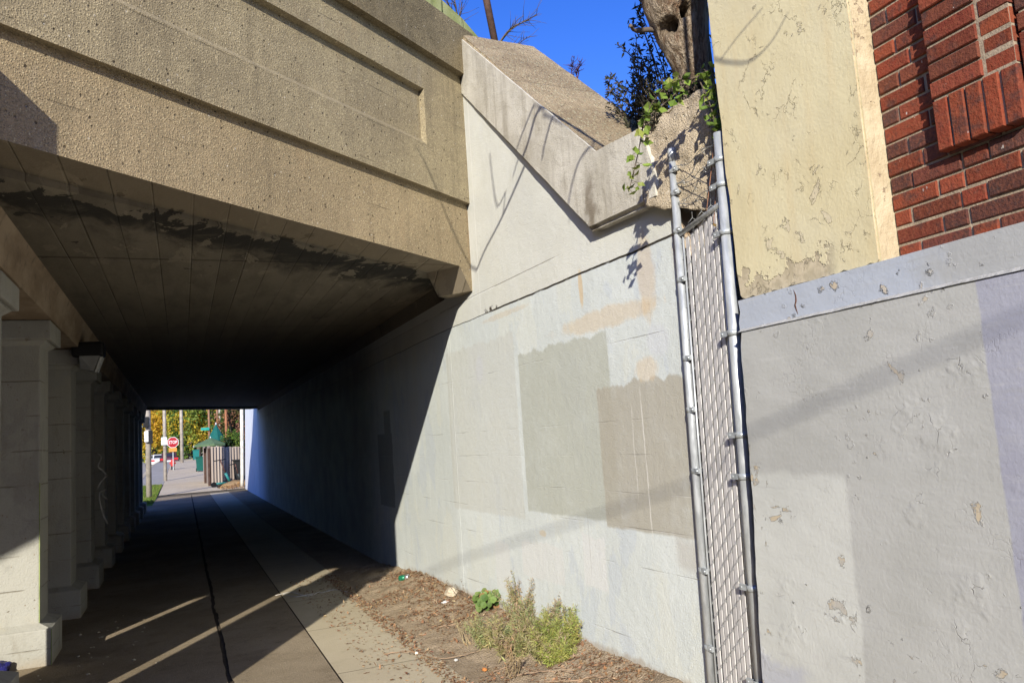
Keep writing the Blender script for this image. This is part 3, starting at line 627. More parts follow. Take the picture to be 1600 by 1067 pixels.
# soil bank at the foot of the wing wall
def soil_h(x, y):
    xw = 2.49 if y > 7.4 else WW((6.743 - y) / math.cos(WA), 0, 0).x
    edge = 1.78 + 0.10 * mn.noise(Vector((y * 1.1, 2, 0))) + (0.18 if y < 6.2 else 0) * min(1, (6.2 - y) / 0.6) - (0.9 * max(0, 5.35 - y))
    if y < 4.9: edge = min(edge, 1.6 + 1.4 * (4.9 - y) + 0)
    edge = 1.78 + 0.07 * mn.noise(Vector((y * 1.3, 2, 0))) + 0.20 * max(0, min(1, (6.3 - y) / 0.7))
    t = (x - edge) / max(0.1, xw - edge)
    end = min(1, max(0, (10.9 - y) / 2.2))
    h = -0.02 + 0.155 * max(-0.3, t) ** 1 * end if t > 0 else -0.02 + 0.06 * t
    if t > 0: h += 0.03 * mn.noise(Vector((x * 6, y * 6, 0))) * min(1, t * 3) + 0.014 * mn.noise(Vector((x * 21, y * 21, 4))) + 0.015
    return h
bm = nb(); nx, ny = 44, 260; gv = []
for j in range(ny + 1):
    y = 2.6 + (11.0 - 2.6) * j / ny
    gv.append([bm.verts.new((1.55 + 1.35 * i / nx, y, soil_h(1.55 + 1.35 * i / nx, y))) for i in range(nx + 1)])
for j in range(ny):
    for i in range(nx): bm.faces.new((gv[j][i], gv[j][i + 1], gv[j + 1][i + 1], gv[j + 1][i]))
struct('soil_bank', bm, M_soil, True)

# ------------------------------------------------------------------ viaduct
via = thing('viaduct', J.copy(), 'old concrete railway viaduct crossing over the pavement on columns', 'bridge')
SL = -15.0
def fring(s, pts): return [FW(s, o, z) for o, z in pts]
bm = nb()
# lower band with the arched underside over the street and the small haunch at the wall
low = [(0.12, 2.985), (-0.02, 2.985), (-0.19, 3.196), (-3.0, 3.22), (-5.2, 3.26), (-6.3, 3.80), (-8.6, 4.05), (-11, 4.2), (SL, 3.5)]
low_r = [q for q in low if q[0] > -6.4]
for ss in (-6.3,): pass
prism(bm, [FW(s, 0, z) for s, z in low_r] + [FW(-6.3, 0, 3.81), FW(0.12, 0, 3.81)], [FW(s, -0.38, z) for s, z in low_r] + [FW(-6.3, -0.38, 3.81), FW(0.12, -0.38, 3.81)])
bm.normal_update(); bmesh.ops.recalc_face_normals(bm, faces=bm.faces)
for f in bm.faces:
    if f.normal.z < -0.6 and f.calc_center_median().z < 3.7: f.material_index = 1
# main face with a sunk panel
def slab(s0, s1, z0, z1, of, ob=-0.38): prism(bm, [FW(s0, of, z0), FW(s1, of, z0), FW(s1, of, z1), FW(s0, of, z1)], [FW(s0, ob, z0), FW(s1, ob, z0), FW(s1, ob, z1), FW(s0, ob, z1)])
OM = 0.052
prism(bm, fring(-6.3, [(-.38, 3.81), (OM, 3.81), (OM, 4.205), (-.004, 4.262), (-.38, 4.262)]), fring(-0.66, [(-.38, 3.81), (OM, 3.81), (OM, 4.205), (-.004, 4.262), (-.38, 4.262)]))
slab(SL, -0.66, 4.262, 4.705, -0.004)
prism(bm, fring(SL, [(-.38, 4.705), (-.004, 4.705), (OM, 4.715), (OM, 5.04), (-.38, 5.04)]), fring(-0.66, [(-.38, 4.705), (-.004, 4.705), (OM, 4.715), (OM, 5.04), (-.38, 5.04)]))
slab(-0.66, 0.14, 3.81, 5.04, OM)
# arched web over the carriageway
prism(bm, [FW(s, .03, z) for s, z in ((-6.301, 3.80), (-8.6, 4.04), (-11, 4.15), (SL, 3.6), (SL, 4.26), (-6.301, 4.26))], [FW(s, -.38, z) for s, z in ((-6.301, 3.80), (-8.6, 4.04), (-11, 4.15), (SL, 3.6), (SL, 4.26), (-6.301, 4.26))])
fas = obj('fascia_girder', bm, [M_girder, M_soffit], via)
bm = nb()
prism(bm, fring(SL, [(-.25, 5.04), (0.125, 5.04), (0.125, 5.52), (0.11, 5.535), (-.25, 5.535)]), fring(0.10, [(-.25, 5.04), (0.125, 5.04), (0.125, 5.52), (0.11, 5.535), (-.25, 5.535)]))
par = obj('parapet', bm, M_parapet, via)
bm = nb()   # green steel edge beam behind the parapet
tp = [f_at(p, -0.3) for p in ((640, -44), (690, 0), (722, 29), (747, 58))]
s0, z0 = tp[0]; sl0 = (tp[1][1] - tp[0][1]) / (tp[1][0] - tp[0][0])
top = [(-9, tp[0][1] + 0.05), (s0, z0)] + tp[1:]
prism(bm, [FW(s, -0.30, z) for s, z in top] + [FW(tp[-1][0], -0.30, 5.0), FW(-9, -.30, 5.0)], [FW(s, -0.38, z) for s, z in top] + [FW(tp[-1][0], -0.38, 5.0), FW(-9, -.38, 5.0)])
obj('steel_edge_beam', bm, M_greenst, via)
# deck slabs (plan polygons between the two girders) and soffit
FAR = Vector((2.45, 29.2, 0))
def yfront(x, o=-0.38): P = J + FN * o; return P.y + (x - P.x) * FD.y / FD.x
def yfar(x): return FAR.y + (x - FAR.x) * FD.y / FD.x
def plan(bm, x0, x1, z0, z1):
    q = [(x0, yfront(x0)), (x1, yfront(x1)), (x1, yfar(x1)), (x0, yfar(x0))]
    prism(bm, [(x, y, z0) for x, y in q], [(x, y, z1) for x, y in q])
bm = nb(); plan(bm, -1.55, 2.9, 3.19, 4.5); plan(bm, -16, -1.555, 4.35, 4.5)
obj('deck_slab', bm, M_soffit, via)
bm = nb()
prism(bm, [(-1.03, yfront(-1.03) + .004, 2.90), (-1.50, yfront(-1.50) + .004, 2.90), (-1.50, yfront(-1.50) + .004, 3.189), (-.97, yfront(-.97) + .004, 3.189), (-1.0, yfront(-1.0) + .004, 3.12)],
      [(-1.03, yfar(-1.03), 2.90), (-1.50, yfar(-1.50), 2.90), (-1.50, yfar(-1.50), 3.189), (-.97, yfar(-.97), 3.189), (-1.0, yfar(-1.0), 3.12)])
def mat_beam():
    n = NT('edge beam concrete'); p = n.pos(); col = n.mix(n.mr(n.noi(n.sc(p, (1, .4, 1)), 3, 5, 0.65), 0.35, 0.65), (0.26, 0.19, 0.125), (0.40, 0.31, 0.215))
    col = n.mix(n.mr(n.noi(p, 8, 5, .7), 0.52, 0.72, 0, 0.6), col, (0.12, 0.095, 0.07)); return n.done(col, 0.9, n.bump(n.noi(p, 40, 4), 0.005))
M_beam = mat_beam()
obj('edge_beam', bm, M_beam, via)
bm = nb()
def far_w(s, o, z): return FAR + FD * s - FN * o + Vector((0, 0, z))
prism(bm, [far_w(s, 0, z) for s, z in ((-15, 3.12), (0.05, 3.12), (0.05, 4.5), (-15, 4.5))], [far_w(s, 0.4, z) for s, z in ((-15, 3.12), (0.05, 3.12), (0.05, 4.5), (-15, 4.5))])
obj('far_girder', bm, M_girder, via)
# abutment
M_dim = plain('dark brown concrete', (0.17, 0.14, 0.10), .9, var=.3, scale=1.5)  # made dark to cut the light bounced under the viaduct
ab = thing('abutment_wall', (2.49, 7.4, 0), 'long white painted abutment wall running into the dark under the viaduct', 'wall')
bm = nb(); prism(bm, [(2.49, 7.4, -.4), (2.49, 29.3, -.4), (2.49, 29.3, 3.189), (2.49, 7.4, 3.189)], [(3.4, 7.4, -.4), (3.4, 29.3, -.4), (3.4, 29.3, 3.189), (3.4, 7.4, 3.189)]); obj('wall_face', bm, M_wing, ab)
bm = nb()
prism(bm, [(2.4895, 7.3, 3.1885), (2.4895, 7.3, 3.04), (2.455, 7.3, 3.1885)], [(2.4895, 29, 3.1885), (2.4895, 29, 3.04), (2.455, 29, 3.1885)])
obj('fillet', bm, M_soffit, ab)
bm = nb(); prism(bm, [(-15.5, -2, -.4), (-15.5, 45, -.4), (-15.5, 45, 4.04), (-15.5, -2, 4.04)], [(-16, -2, -.4), (-16, 45, -.4), (-16, 45, 4.04), (-16, -2, 4.04)])
tag(obj('abutment_wall', bm, M_dim), 'opposite concrete abutment across the carriageway behind the dark columns', 'wall')

# wing wall + coping
ww = thing('wing_wall', WW(1.5, 0, 0), 'sunlit white wing wall with green grey and brown cover-up paint patches', 'wall')
bm = nb()
e_top = w_at((1060, 365))[0]; e_bot = w_at((1110, 1067))[0]
Eb, Et = e_bot + 0.0, e_top
out = [(-0.74, -.4), (Eb - 0.01, -.4), (Et, 2.75), (Et, 3.0), (2.28, 3.05), (0.16, 4.9), (-0.1, 5.2), (-0.74, 5.2)]
fr = [WW(s, 0, z) for s, z in out]; bk = [WW(s, -0.6, z) for s, z in out]
fs = prism(bm, fr, bk)
obj('wall_face', bm, M_wing, ww)
# the sloping coping: front ring, back ring, eased arris, gravelly top
cop = [(0.105, 5.47), (2.40, 3.425), (2.95, 3.44), (3.02, 3.12), (3.05, 2.935), (2.255, 2.955), (0.02, 4.90)]
def cop_o(s): return 0.015 + 0.075 * max(0, min(1, s / 2.3))
bm = nb()
D = 0.78
def ring(off, sh=0.0): return [WW(s, (cop_o(s) if off is None else off), z - sh) for s, z in cop]
N = len(cop)
A = [bm.verts.new(p) for p in ring(None)]; B = [bm.verts.new(p) for p in ring(-D)]
q = bm.faces.new(A); q.material_index = 0
bm.faces.new(list(reversed(B)))
topf = []
for i in range(N):
    q = bm.faces.new((A[i], B[i], B[(i + 1) % N], A[(i + 1) % N])); q.material_index = 1 if i in (0, 1) else 0
    if i in (0, 1): topf.append(q)
es = [e for e in bm.edges if e.verts[0] in A and e.verts[1] in A]
bmesh.ops.bevel(bm, geom=es, offset=0.028, segments=3, affect='EDGES', material=-1)
bmesh.ops.triangulate(bm, faces=[f for f in bm.faces if len(f.verts) > 4])
for _ in range(5):
    es = [e for e in bm.edges if e.calc_length() > 0.07]
    if es: bmesh.ops.subdivide_edges(bm, edges=es, cuts=1, use_grid_fill=True)
bmesh.ops.triangulate(bm, faces=bm.faces)
bm.normal_update()
for v in bm.verts:
    k = mn.noise(v.co * 4) * 0.008 + mn.noise(v.co * 17) * 0.006
    v.co += v.normal * k * 0.45
obj('coping', bm, [M_copface, M_coptop], ww, False)
# the broken end of the coping: rubble faced concrete going back behind the fence
bm = nb()
r = bmesh.ops.create_cube(bm, size=1)
for v in r['verts']:
    s = 2.90 if v.co.x < 0 else 3.44; o = (0.10 if s < 3 else 0.0) if v.co.y < 0 else -0.7; z = (2.93 if s < 3 else 2.74) if v.co.z < 0 else (3.47 if s < 3 else 3.45)
    v.co = WW(s, o, z)
for _ in range(5): bmesh.ops.subdivide_edges(bm, edges=[e for e in bm.edges if e.calc_length() > 0.03], cuts=1, use_grid_fill=True)
bmesh.ops.triangulate(bm, faces=bm.faces); bm.normal_update()
for v in bm.verts:
    k = mn.noise(v.co * 3.2) * 0.022 + mn.noise(v.co * 9) * 0.016 + mn.noise(v.co * 24) * 0.009 + mn.noise(v.co * 60) * 0.004
    v.co += Vector((v.normal.x, v.normal.y, v.normal.z)).normalized() * (k - 0.012)
obj('broken_end', bm, M_rubble, ww, True)
bm = nb(); box(bm, WW(3.1, 0, 0).x + 0.10, 7.0, 3.34, 3.62, -.4, 3.3); obj('return_wall', bm, M_rubble, ww)

# embankment behind the wing wall
bm = nb(); gv = []
for j in range(31):
    y = 3.36 + j * (yfront(3.0) - 0.05 - 3.36 + 9) / 30
    row = []
    for i in range(16):
        x = 3.25 + (i / 15) ** 1.6 * 26
        t = (y - 3.4) / 3.3
        z = 2.75 + (4.9 - 2.75) * max(0, min(1, t)) + 0.10 * mn.noise(Vector((x, y, 0))) + 0.02 * (x - 3)
        row.append(bm.verts.new((x, y, min(z, 5.05))))
    gv.append(row)
for j in range(30):
    for i in range(15): bm.faces.new((gv[j][i], gv[j][i + 1], gv[j + 1][i + 1], gv[j + 1][i]))
struct('embankment', bm, M_bank, True)

# ------------------------------------------------------------------ columns
ORD = ['', 'nearest', 'sunlit', 'second', 'third', 'fourth', 'fifth', 'sixth', 'seventh', 'eighth', 'ninth', 'tenth']
def column(y, label, cap_top=2.9, xr=-1.13, px_=-1.03, plain_top=False):
    xl = -1.905
    t = thing('viaduct_column', ((xl + xr) / 2, y + 0.3, 0), label, 'column', 'columns carrying the viaduct')
    bm = nb(); box(bm, xl, xr, y + 0.09, y + 0.55, 0.28, cap_top - 0.18, bev=0.012); obj('shaft', bm, M_column, t)
    bm = nb(); xs = ((xl - .1), px_); box(bm, xs[0], xs[1], y, y + 0.64, -.1, 0.295, bev=0.012)
    prism(bm, [(xs[0] + .01, y + .01, .294), (xs[1] - .01, y + .01, .294), (xs[1] - .01, y + .63, .294), (xs[0] + .01, y + .63, .294)], [(xl, y + .085, .335), (xr, y + .085, .335), (xr, y + .555, .335), (xl, y + .555, .335)])
    obj('plinth', bm, M_column, t)
    bm = nb()
    z = cap_top
    if plain_top:
        prism(bm, [(xl + .03, y, 2.72), (px_, y, 2.72), (px_, y, 3.79), (px_ - 0.75, y, 4.35), (xl + .03, y, 4.35)], [(xl + .03, y + .48, 2.72), (px_, y + .48, 2.72), (px_, y + .48, 3.79), (px_ - .75, y + .48, 4.35), (xl + .03, y + .48, 4.35)])
    else:
        prism(bm, [(xl, y + .085, z - .215), (xr, y + .085, z - .215), (xr, y + .555, z - .215), (xl, y + .555, z - .215)], [(xl - .05, y + .04, z - .175), (xr + .05, y + .04, z - .175), (xr + .05, y + .60, z - .175), (xl - .05, y + .60, z - .175)])
        box(bm, xl - .09, xr + .09, y, y + .64, z - .172, z - .003, bev=0.014)
        box(bm, xl - .05, xr + .05, y + .04, y + .60, z - .178, z - .168)
    obj('capital', bm, M_column, t)
    return t
column(3.65, 'tall front column set against the girder at the street corner', 2.9, -1.13, -1.03, True)
column(5.70, 'column at the left margin with only a pale corner of its capital showing')
cA = column(7.75, 'nearest full column with its foot in bright sun and a slanting shadow line')
bm = nb(); box(bm, -1.134, -1.128, 7.838, 7.846, 0.34, 1.5); box(bm, -1.034, -1.0285, 7.748, 7.756, 0.0, 0.29); obj('mossy_edge', bm, M_lichen, cA)
cB = column(9.8, 'shaded column just behind the sunlit one')
cC = column(11.85, 'dark column marked with pale scribbled graffiti')
bm = nb()
M_scr2 = plain('pale spray paint', (0.50, 0.48, 0.44), 0.8, var=0.3)
for pts in ([(152, 708), (158, 715), (153, 728), (160, 735), (166, 742)], [(168, 742), (158, 752), (152, 764)], [(166, 764), (155, 772), (160, 800), (168, 818)], [(158, 772), (168, 780)]):
    tube(bm, curve([on_y(p, 11.938) for p in pts], 5), 0.013, 4)
obj('graffiti_mark', bm, M_scr2, cC)
for k in range(5, 12):
    column(3.65 + 2.05 * k, '%s column counting from the sunlit one down the dark row' % ORD[k + 0] if False else 'dark column, %s in the row counting inwards from the sunlit one' % ['fourth', 'fifth', 'sixth', 'seventh', 'eighth', 'ninth', 'tenth'][k - 5])

# ------------------------------------------------------------------ brick building
bd = thing('brick_building', (3.4, 0.5, 0), 'red brick building with peeling cream corner pier and flaking grey painted base', 'building')
XB, XP, XL_, XF = 2.60, 2.50, 2.475, 2.45
Y_N = -7.0; TOP = 9.0
bm = nb()   # lower base: far edge slightly flared and ragged
edge = [on_x(p, XF) for p in ((1192, 1067), (1172, 721), (1156, 522))]
ep = [(edge[0].y + 0.05, -.3)]
for i in range(24):
    t = i / 23; z = edge[0].z + (2.055 - edge[0].z) * t
    yy = edge[0].y + (edge[1].y - edge[0].y) * min(1, t / 0.62) + (edge[2].y - edge[1].y) * max(0, (t - .62) / .38)
    ep.append((yy + 0.012 * mn.noise(Vector((3, z * 9, 0))) + 0.006 * mn.noise(Vector((3, z * 30, 0))), z))
ring_ = [(Y_N, -.3)] + ep + [(Y_N, 2.055)]
prism(bm, [(XF, y, z) for y, z in ring_], [(5.2, y, z) for y, z in ring_])
es = [e for e in bm.edges if all(abs(v.co.x - XF) < 1e-5 for v in e.verts)]
bmesh.ops.bevel(bm, geom=es, offset=0.01, segments=2, affect='EDGES')
obj('base_wall', bm, M_base, bd)
bm = nb(); yl = 2.985; pts = [(Y_N, 2.056), (yl + .01, 2.056), (yl + .012, 2.10), (yl - .004, 2.15), (yl + .004, 2.205), (Y_N, 2.205)]
prism(bm, [(XL_, y, z) for y, z in pts], [(5.2, y, z) for y, z in pts])
led = obj('ledge', bm, M_ledge, bd)
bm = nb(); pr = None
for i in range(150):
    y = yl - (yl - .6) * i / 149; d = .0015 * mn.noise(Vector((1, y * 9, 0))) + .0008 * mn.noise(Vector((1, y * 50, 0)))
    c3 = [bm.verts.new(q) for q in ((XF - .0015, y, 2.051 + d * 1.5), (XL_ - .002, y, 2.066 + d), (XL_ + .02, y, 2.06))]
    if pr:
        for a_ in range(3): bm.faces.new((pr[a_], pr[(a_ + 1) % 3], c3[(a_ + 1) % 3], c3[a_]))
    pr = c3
obj('worn_lit_edge', bm, plain('worn cream lit edge', (.44, .43, .40), .8, var=.2, scale=30, bscale=120, bd=.003), led)  # worn strip, toned to stand in for the lit line of the chamfer
bm = nb(); M_rcrk = plain('rusty crack', (.10, .045, .025), .9, var=.5, scale=40)
for pts, r in (([(1240, 453), (1244, 466), (1243, 478), (1247, 491)], .0030),):
    cv = [q + Vector((0, .003 * mn.noise(q * 60), 0)) for q in curve([on_x(p, XL_) for p in pts], 6)]; tube(bm, cv, [r * (.3 + math.sin(math.pi * i / (len(cv) - 1))) for i in range(len(cv))], 5)
obj('crack', bm, M_rcrk, led)
bm = nb()   # pier, foot and arrises worn
yP0, yP1 = 2.17, 3.0
ring_ = [(yP0, 2.206)]
for i in range(30): y = yP0 + 0.02 + (yP1 - yP0 - 0.03) * i / 29; ring_.append((y, 2.212 + 0.010 * mn.noise(Vector((y * 14, 1, 0))) + 0.006 * mn.noise(Vector((y * 40, 1, 0)))))
for i in range(30): z = 2.23 + 3.6 * i / 29; ring_.append((yP1 + 0.012 * (z - 2.2) + 0.012 * mn.noise(Vector((5, z * 5, 0))), z))
ring_ += [(yP1 + .04, TOP), (yP0, TOP)]
prism(bm, [(XP, y, z) for y, z in ring_], [(5.2, y, z) for y, z in ring_])
es = [e for e in bm.edges if all(abs(v.co.x - XP) < 1e-5 for v in e.verts)]
bmesh.ops.bevel(bm, geom=es, offset=0.008, segments=2, affect='EDGES')
bm.normal_update(); bmesh.ops.recalc_face_normals(bm, faces=bm.faces)
for f in bm.faces:
    if f.normal.y < -0.5: f.material_index = 1
def mat_reveal():  # worn spots; cream toned down because the sun strikes this return harder
    n = NT('worn dimmed cream reveal'); p = n.pos(); col = n.mix(n.mr(n.noi(p, 6, 5), .35, .65), (.50, .40, .25), (.60, .50, .33)); k = n.noi(p, 17, 5, .68); z = n.sep(p)[2]
    d = n.mr(n.ma('SUBTRACT', k, n.mr(n.noi(p, 1.7, 2), .35, .65, .70, .54)), 0, .012); col = n.mix(n.ma('MULTIPLY', d, .9), col, n.mix(n.noi(p, 40, 2), (.30, .20, .12), (.50, .40, .28))); col = n.mix(n.mr(k, .66, .70, 0, .9), col, (.10, .065, .045))
    return n.done(col, .85, n.bump(n.ma('SUBTRACT', n.noi(p, 25, 4), d), .012))
pil = obj('pier', bm, [M_pil, mat_reveal()], bd)
bm = nb(); box(bm, XB + 0.008, 5.19, Y_N, yP0 - 0.002, 2.206, TOP); obj('mortar_wall', bm, M_mortar, bd)
# bricks: every brick a chamfered block with its own fired colour
REDS = [(0.22, 0.048, 0.024), (0.25, 0.054, 0.026), (0.18, 0.042, 0.024), (0.15, 0.046, 0.032), (0.095, 0.044, 0.036), (0.24, 0.058, 0.03), (0.11, 0.045, 0.034), (0.17, 0.05, 0.03)]
def brick(bm, la, y0, y1, z0, z1, x0, dep=0.03, c=0.004, col=None):
    j = lambda: random.uniform(-.0022, .0022)
    y0 += j(); y1 += j(); z0 += j(); z1 += j(); xf = x0 + random.uniform(-.0025, .0025)
    o = [(y0, z0), (y1, z0), (y1, z1), (y0, z1)]; inn = [(y0 + c, z0 + c), (y1 - c, z0 + c), (y1 - c, z1 - c), (y0 + c, z1 - c)]
    a = [bm.verts.new((xf, y, z)) for y, z in inn]; b = [bm.verts.new((xf + c, y, z)) for y, z in o]; d = [bm.verts.new((x0 + dep, y, z)) for y, z in o]
    fs = [bm.faces.new(a)]
    for i in range(4):
        k = (i + 1) % 4; fs.append(bm.faces.new((a[i], b[i], b[k], a[k]))); fs.append(bm.faces.new((b[i], d[i], d[k], b[k])))
    cc = vary(col or random.choice(REDS), 0.18)
    for f in fs:
        for lp in f.loops:
            lp[la] = (*cc, 1)
CH, JT = 0.0679, 0.0105
def courses(bm, y_hi, y_lo, z_lo, z_hi, xf, dep, skip=None, ph=0):
    la = bm.loops.layers.float_color.new('col'); k = 0; z = z_lo
    while z < z_hi:
        y = y_hi; i = (k + ph) % 2
        first = True
        while y > y_lo:
            ln = 0.198 if (i % 2) else 0.093
            if first and (k % 3 == 2): ln *= 0.75
            first = False
            y2 = max(y - ln, y_lo)
            if (y - y2) > 0.02 and not (skip and skip(y, y2, z)): brick(bm, la, y2, y, z, z + CH - JT, xf, dep)
            y = y2 - JT; i += 1
        z += CH; k += 1
Z0 = 2.212
PY1, PY0, PZ0 = 1.905, 1.60, 2.556
bm = nb(); courses(bm, 2.164, Y_N + .1, Z0, 6.6, XB, 0.03, lambda a, b, z: b < PY1 - 0.03 and a < PY1 + 0.06 and z > PZ0 + 0.03 and a < PY1); obj('brickwork', bm, M_brick, bd)
# projecting panel: quoin band over a row of soldier bricks
bm = nb(); la = bm.loops.layers.float_color.new('col')
z = PZ0; y = PY1
SOLD = [(0.24, 0.05, 0.025), (0.26, 0.055, 0.026), (0.21, 0.046, 0.024)]
while y > PY0: brick(bm, la, y - 0.056, y, z, z + 0.190, XB - 0.05, 0.09, col=random.choice(SOLD)); y -= 0.056 + 0.009
yend = y
z += 0.190 + JT; k = 0
while z < 6.6:
    brick(bm, la, PY1 - 0.198, PY1, z, z + CH - JT, XB - 0.05, 0.09); brick(bm, la, yend + .009, PY1 - 0.198 - JT, z, z + CH - JT, XB - 0.042, 0.08)
    z += CH
panel = obj('brick_panel', bm, M_brick, bd)
bm = nb(); box(bm, XB - 0.040, XB + .007, yend + .012, PY1 - .004, PZ0 + .006, 6.58); obj('panel_mortar', bm, M_mortar, panel)
bm = nb(); la = bm.loops.layers.float_color.new('col'); z = PZ0 + 0.10; y = yend
while y > -1.2: brick(bm, la, y - 0.056, y, z, z + 0.190, XB - 0.030, 0.07, col=random.choice(SOLD)); y -= 0.065
z += 0.19 + JT; k = 0
while z < 6.6:
    y = yend; i = k % 2
    while y > -1.2:
        ln = 0.198 if i % 2 else 0.093; brick(bm, la, y - ln, y, z, z + CH - JT, XB - 0.030, 0.07); y -= ln + JT; i += 1
    z += CH; k += 1
inner = obj('brick_panel', bm, M_brick, bd)
bm = nb(); box(bm, XB - 0.020, XB + .006, -1.2, yend - .006, PZ0 + .105, 6.58); obj('panel_mortar', bm, M_mortar, inner)
# ------------------------------------------------------------------ chain link fence closing the gap
XFN = 2.62
pl_t, pl_b = on_x((1050, 240), XFN), on_x((1112, 1067), XFN)
pr_t, pr_b = on_x((1123, 208), 2.535), on_x((1189, 1067), 2.535)
fe = thing('chain_link_fence', Vector((XFN, 3.47, 0)), 'narrow galvanised chain link fence with grey slats filling the gap beside the building', 'fence')
def ext(t, b, z): return b + (t - b) * ((z - b.z) / (t.z - b.z))
def pipe(t, b, r, cap):
    bm = nb(); q0, q1 = ext(t, b, -0.05), t
    tube(bm, [q0, q1], r, 20)
    if cap:
        d = (q1 - q0).normalized(); tube(bm, [q1 - d * 0.05, q1 + d * 0.012, q1 + d * 0.028, q1 + d * 0.036], [r * 1.12, r * 1.12, r * 0.85, r * 0.3], 20)
    return bm
pa = obj('post', pipe(pl_t, pl_b, 0.0235, True), M_steel, fe); pb = obj('post', pipe(pr_t, pr_b, 0.028, False), M_steel, fe)
pb['label'] = 'thicker post against the building'; pa['label'] = 'capped post at the end of the white wall'
def left(z, k=0.0): return ext(pl_t, pl_b, z) + Vector((0, -k, 0))
def right(z, k=0.0): return ext(pr_t, pr_b, z) + Vector((0, k, 0))
ZT, ZB = 2.70, 0.07
bm = nb(); tube(bm, [left(ZT - .0, .02), right(ZT + .03, .02)], 0.015, 12); obj('top_rail', bm, M_wire, fe)
bm = nb(); tube(bm, [left(0.12, .02), right(0.12, .02)], 0.020, 12); obj('bottom_rail', bm, M_steel, fe)
bm = nb(); tube(bm, [right(ZB, .055) + Vector((.012, 0, 0)), right(ZT + .03, .055) + Vector((.012, 0, 0))], 0.012, 10); tube(bm, [left(ZB, .045), left(ZT, .045)], 0.006, 8); obj('tension_bar', bm, M_steel, fe)
def lerpf(u, z): return left(z, 0.05).lerp(right(z, 0.075), u)
NS = 7
bm = nb()
for i in range(NS):
    u0, u1 = (i + 0.15) / NS, (i + 0.83) / NS
    q = [lerpf(u0, 0.09), lerpf(u1, 0.09), lerpf(u1, ZT - .03 + i * .008), lerpf(u0, ZT - .03 + i * .008)]
    dx = Vector((0.010 + random.uniform(-.002, .002), 0, 0)); prism(bm, [p + dx for p in q], [p + dx + Vector((.006, 0, 0)) for p in q])
obj('slats', bm, M_slat, fe)
bm = nb(); hz = 0.0455
for w_ in range(NS + 2):   # zigzag wires: one leg of each zigzag passes in front of the slats, the other behind them
    pts = []; k = 0; z = ZB + (w_ % 2) * hz
    def pt(u, z, dx): return lerpf(max(-0.10, min(1.12, u)), z) + Vector((dx, 0, 0))
    while z < ZT + 0.04 + 0.06 * w_ / NS:
        ua, ub = (w_ - 1.03) / NS, (w_ + 0.03) / NS
        if k % 2 == 0: pts += [pt(ua, z, .008), pt(ua * .5 + ub * .5, z + hz / 2, -.007)]
        else: pts += [pt(ub, z, .008), pt(ua * .5 + ub * .5, z + hz / 2, .026)]
        z += hz; k += 1
    if len(pts) > 2: tube(bm, pts, 0.0014, 5)
obj('wire_mesh', bm, M_wire, fe)
M_band = plain('steel band', (0.48, 0.51, 0.52), 0.4, 0.4, 0.2, 30)
def band(fn, z, r, d):
    bm = nb(); c = fn(z); tube(bm, [c - Vector((0, 0, .014)), c + Vector((0, 0, .014))], r, 16)
    box(bm, c.x - 0.010 - r * .5, c.x - r * .5 + .004, min(c.y, c.y + d), max(c.y, c.y + d), z - .014, z + .014); tube(bm, [c + Vector((-.03, d * .8, 0)), c + Vector((.01, d * .8, 0))], .006, 6)
    obj('tension_band', bm, M_band, fe)
for yp in (268, 303, 362, 438, 560, 640, 735, 890, 1010): z = on_x((1050 + (yp - 240) * .075, yp), XFN).z; band(left, z, 0.0265, -0.055)
for yp in (262, 300, 372, 524, 678, 741, 910, 1055): z = on_x((1123 + (yp - 208) * .0805, yp), XFN).z; band(right, z, 0.034, 0.075)
bm = nb()   # slack strands above the panel
for (za, zb_) in ((3.10, 3.03), (2.99, 3.05), (3.0, 2.93), (2.88, 2.95), (2.88, 2.80)):
    a, b = left(za, .01), right(zb_, .01); pts = curve([a, a.lerp(b, .33) + Vector((.01, 0, -.02)), a.lerp(b, .66) + Vector((-.01, 0, .012)), b], 6); tube(bm, pts, 0.0022, 5)
    for q in pts[3::5]: tube(bm, [q + Vector((0, -.012, -.012)), q + Vector((0, .012, .012))], .0018, 4)
obj('strand_wire', bm, M_wire, fe)

# ------------------------------------------------------------------ lamp under the viaduct
fl = thing('floodlight', on_y((140, 555), 9.75), 'black unlit floodlight bracketed to a column capital under the viaduct', 'floodlight')
c = Vector(fl.location)
bm = nb(); box(bm, c.x - .17, c.x + .15, c.y - .12, c.y + .16, c.z - .02, c.z + .14, bev=0.03); obj('housing', bm, M_black, fl)
M_lens = plain('dusty lens', (0.30, 0.30, 0.29), 0.3, var=0.1, spec=0.5)
bm = nb(); prism(bm, [(c.x - .09, c.y - .121, c.z - .02), (c.x + .11, c.y - .121, c.z - .02), (c.x + .05, c.y - .10, c.z - .19), (c.x - .09, c.y - .06, c.z - .15)], [(c.x - .09, c.y + .1, c.z - .02), (c.x + .11, c.y + .1, c.z - .02), (c.x + .05, c.y + .08, c.z - .19), (c.x - .09, c.y + .05, c.z - .15)]); obj('lens', bm, M_lens, fl)
bm = nb(); prism(bm, [(c.x + .115, c.y - .125, c.z - .035), (c.x + .14, c.y - .125, c.z - .035), (c.x + .085, c.y - .105, c.z - .195), (c.x + .06, c.y - .105, c.z - .195)], [(c.x + .115, c.y + .05, c.z - .035), (c.x + .14, c.y + .05, c.z - .035), (c.x + .085, c.y + .05, c.z - .195), (c.x + .06, c.y + .05, c.z - .195)]); obj('side_visor', bm, plain('pale visor', (0.62, 0.62, 0.58), 0.4), fl)
bm = nb(); tube(bm, [(c.x - .22, c.y + .05, c.z + .1), (c.x - .20, c.y + .05, c.z + .22), (c.x - .12, c.y + .05, c.z + .28)], .012, 8); obj('bracket', bm, M_black, fl)

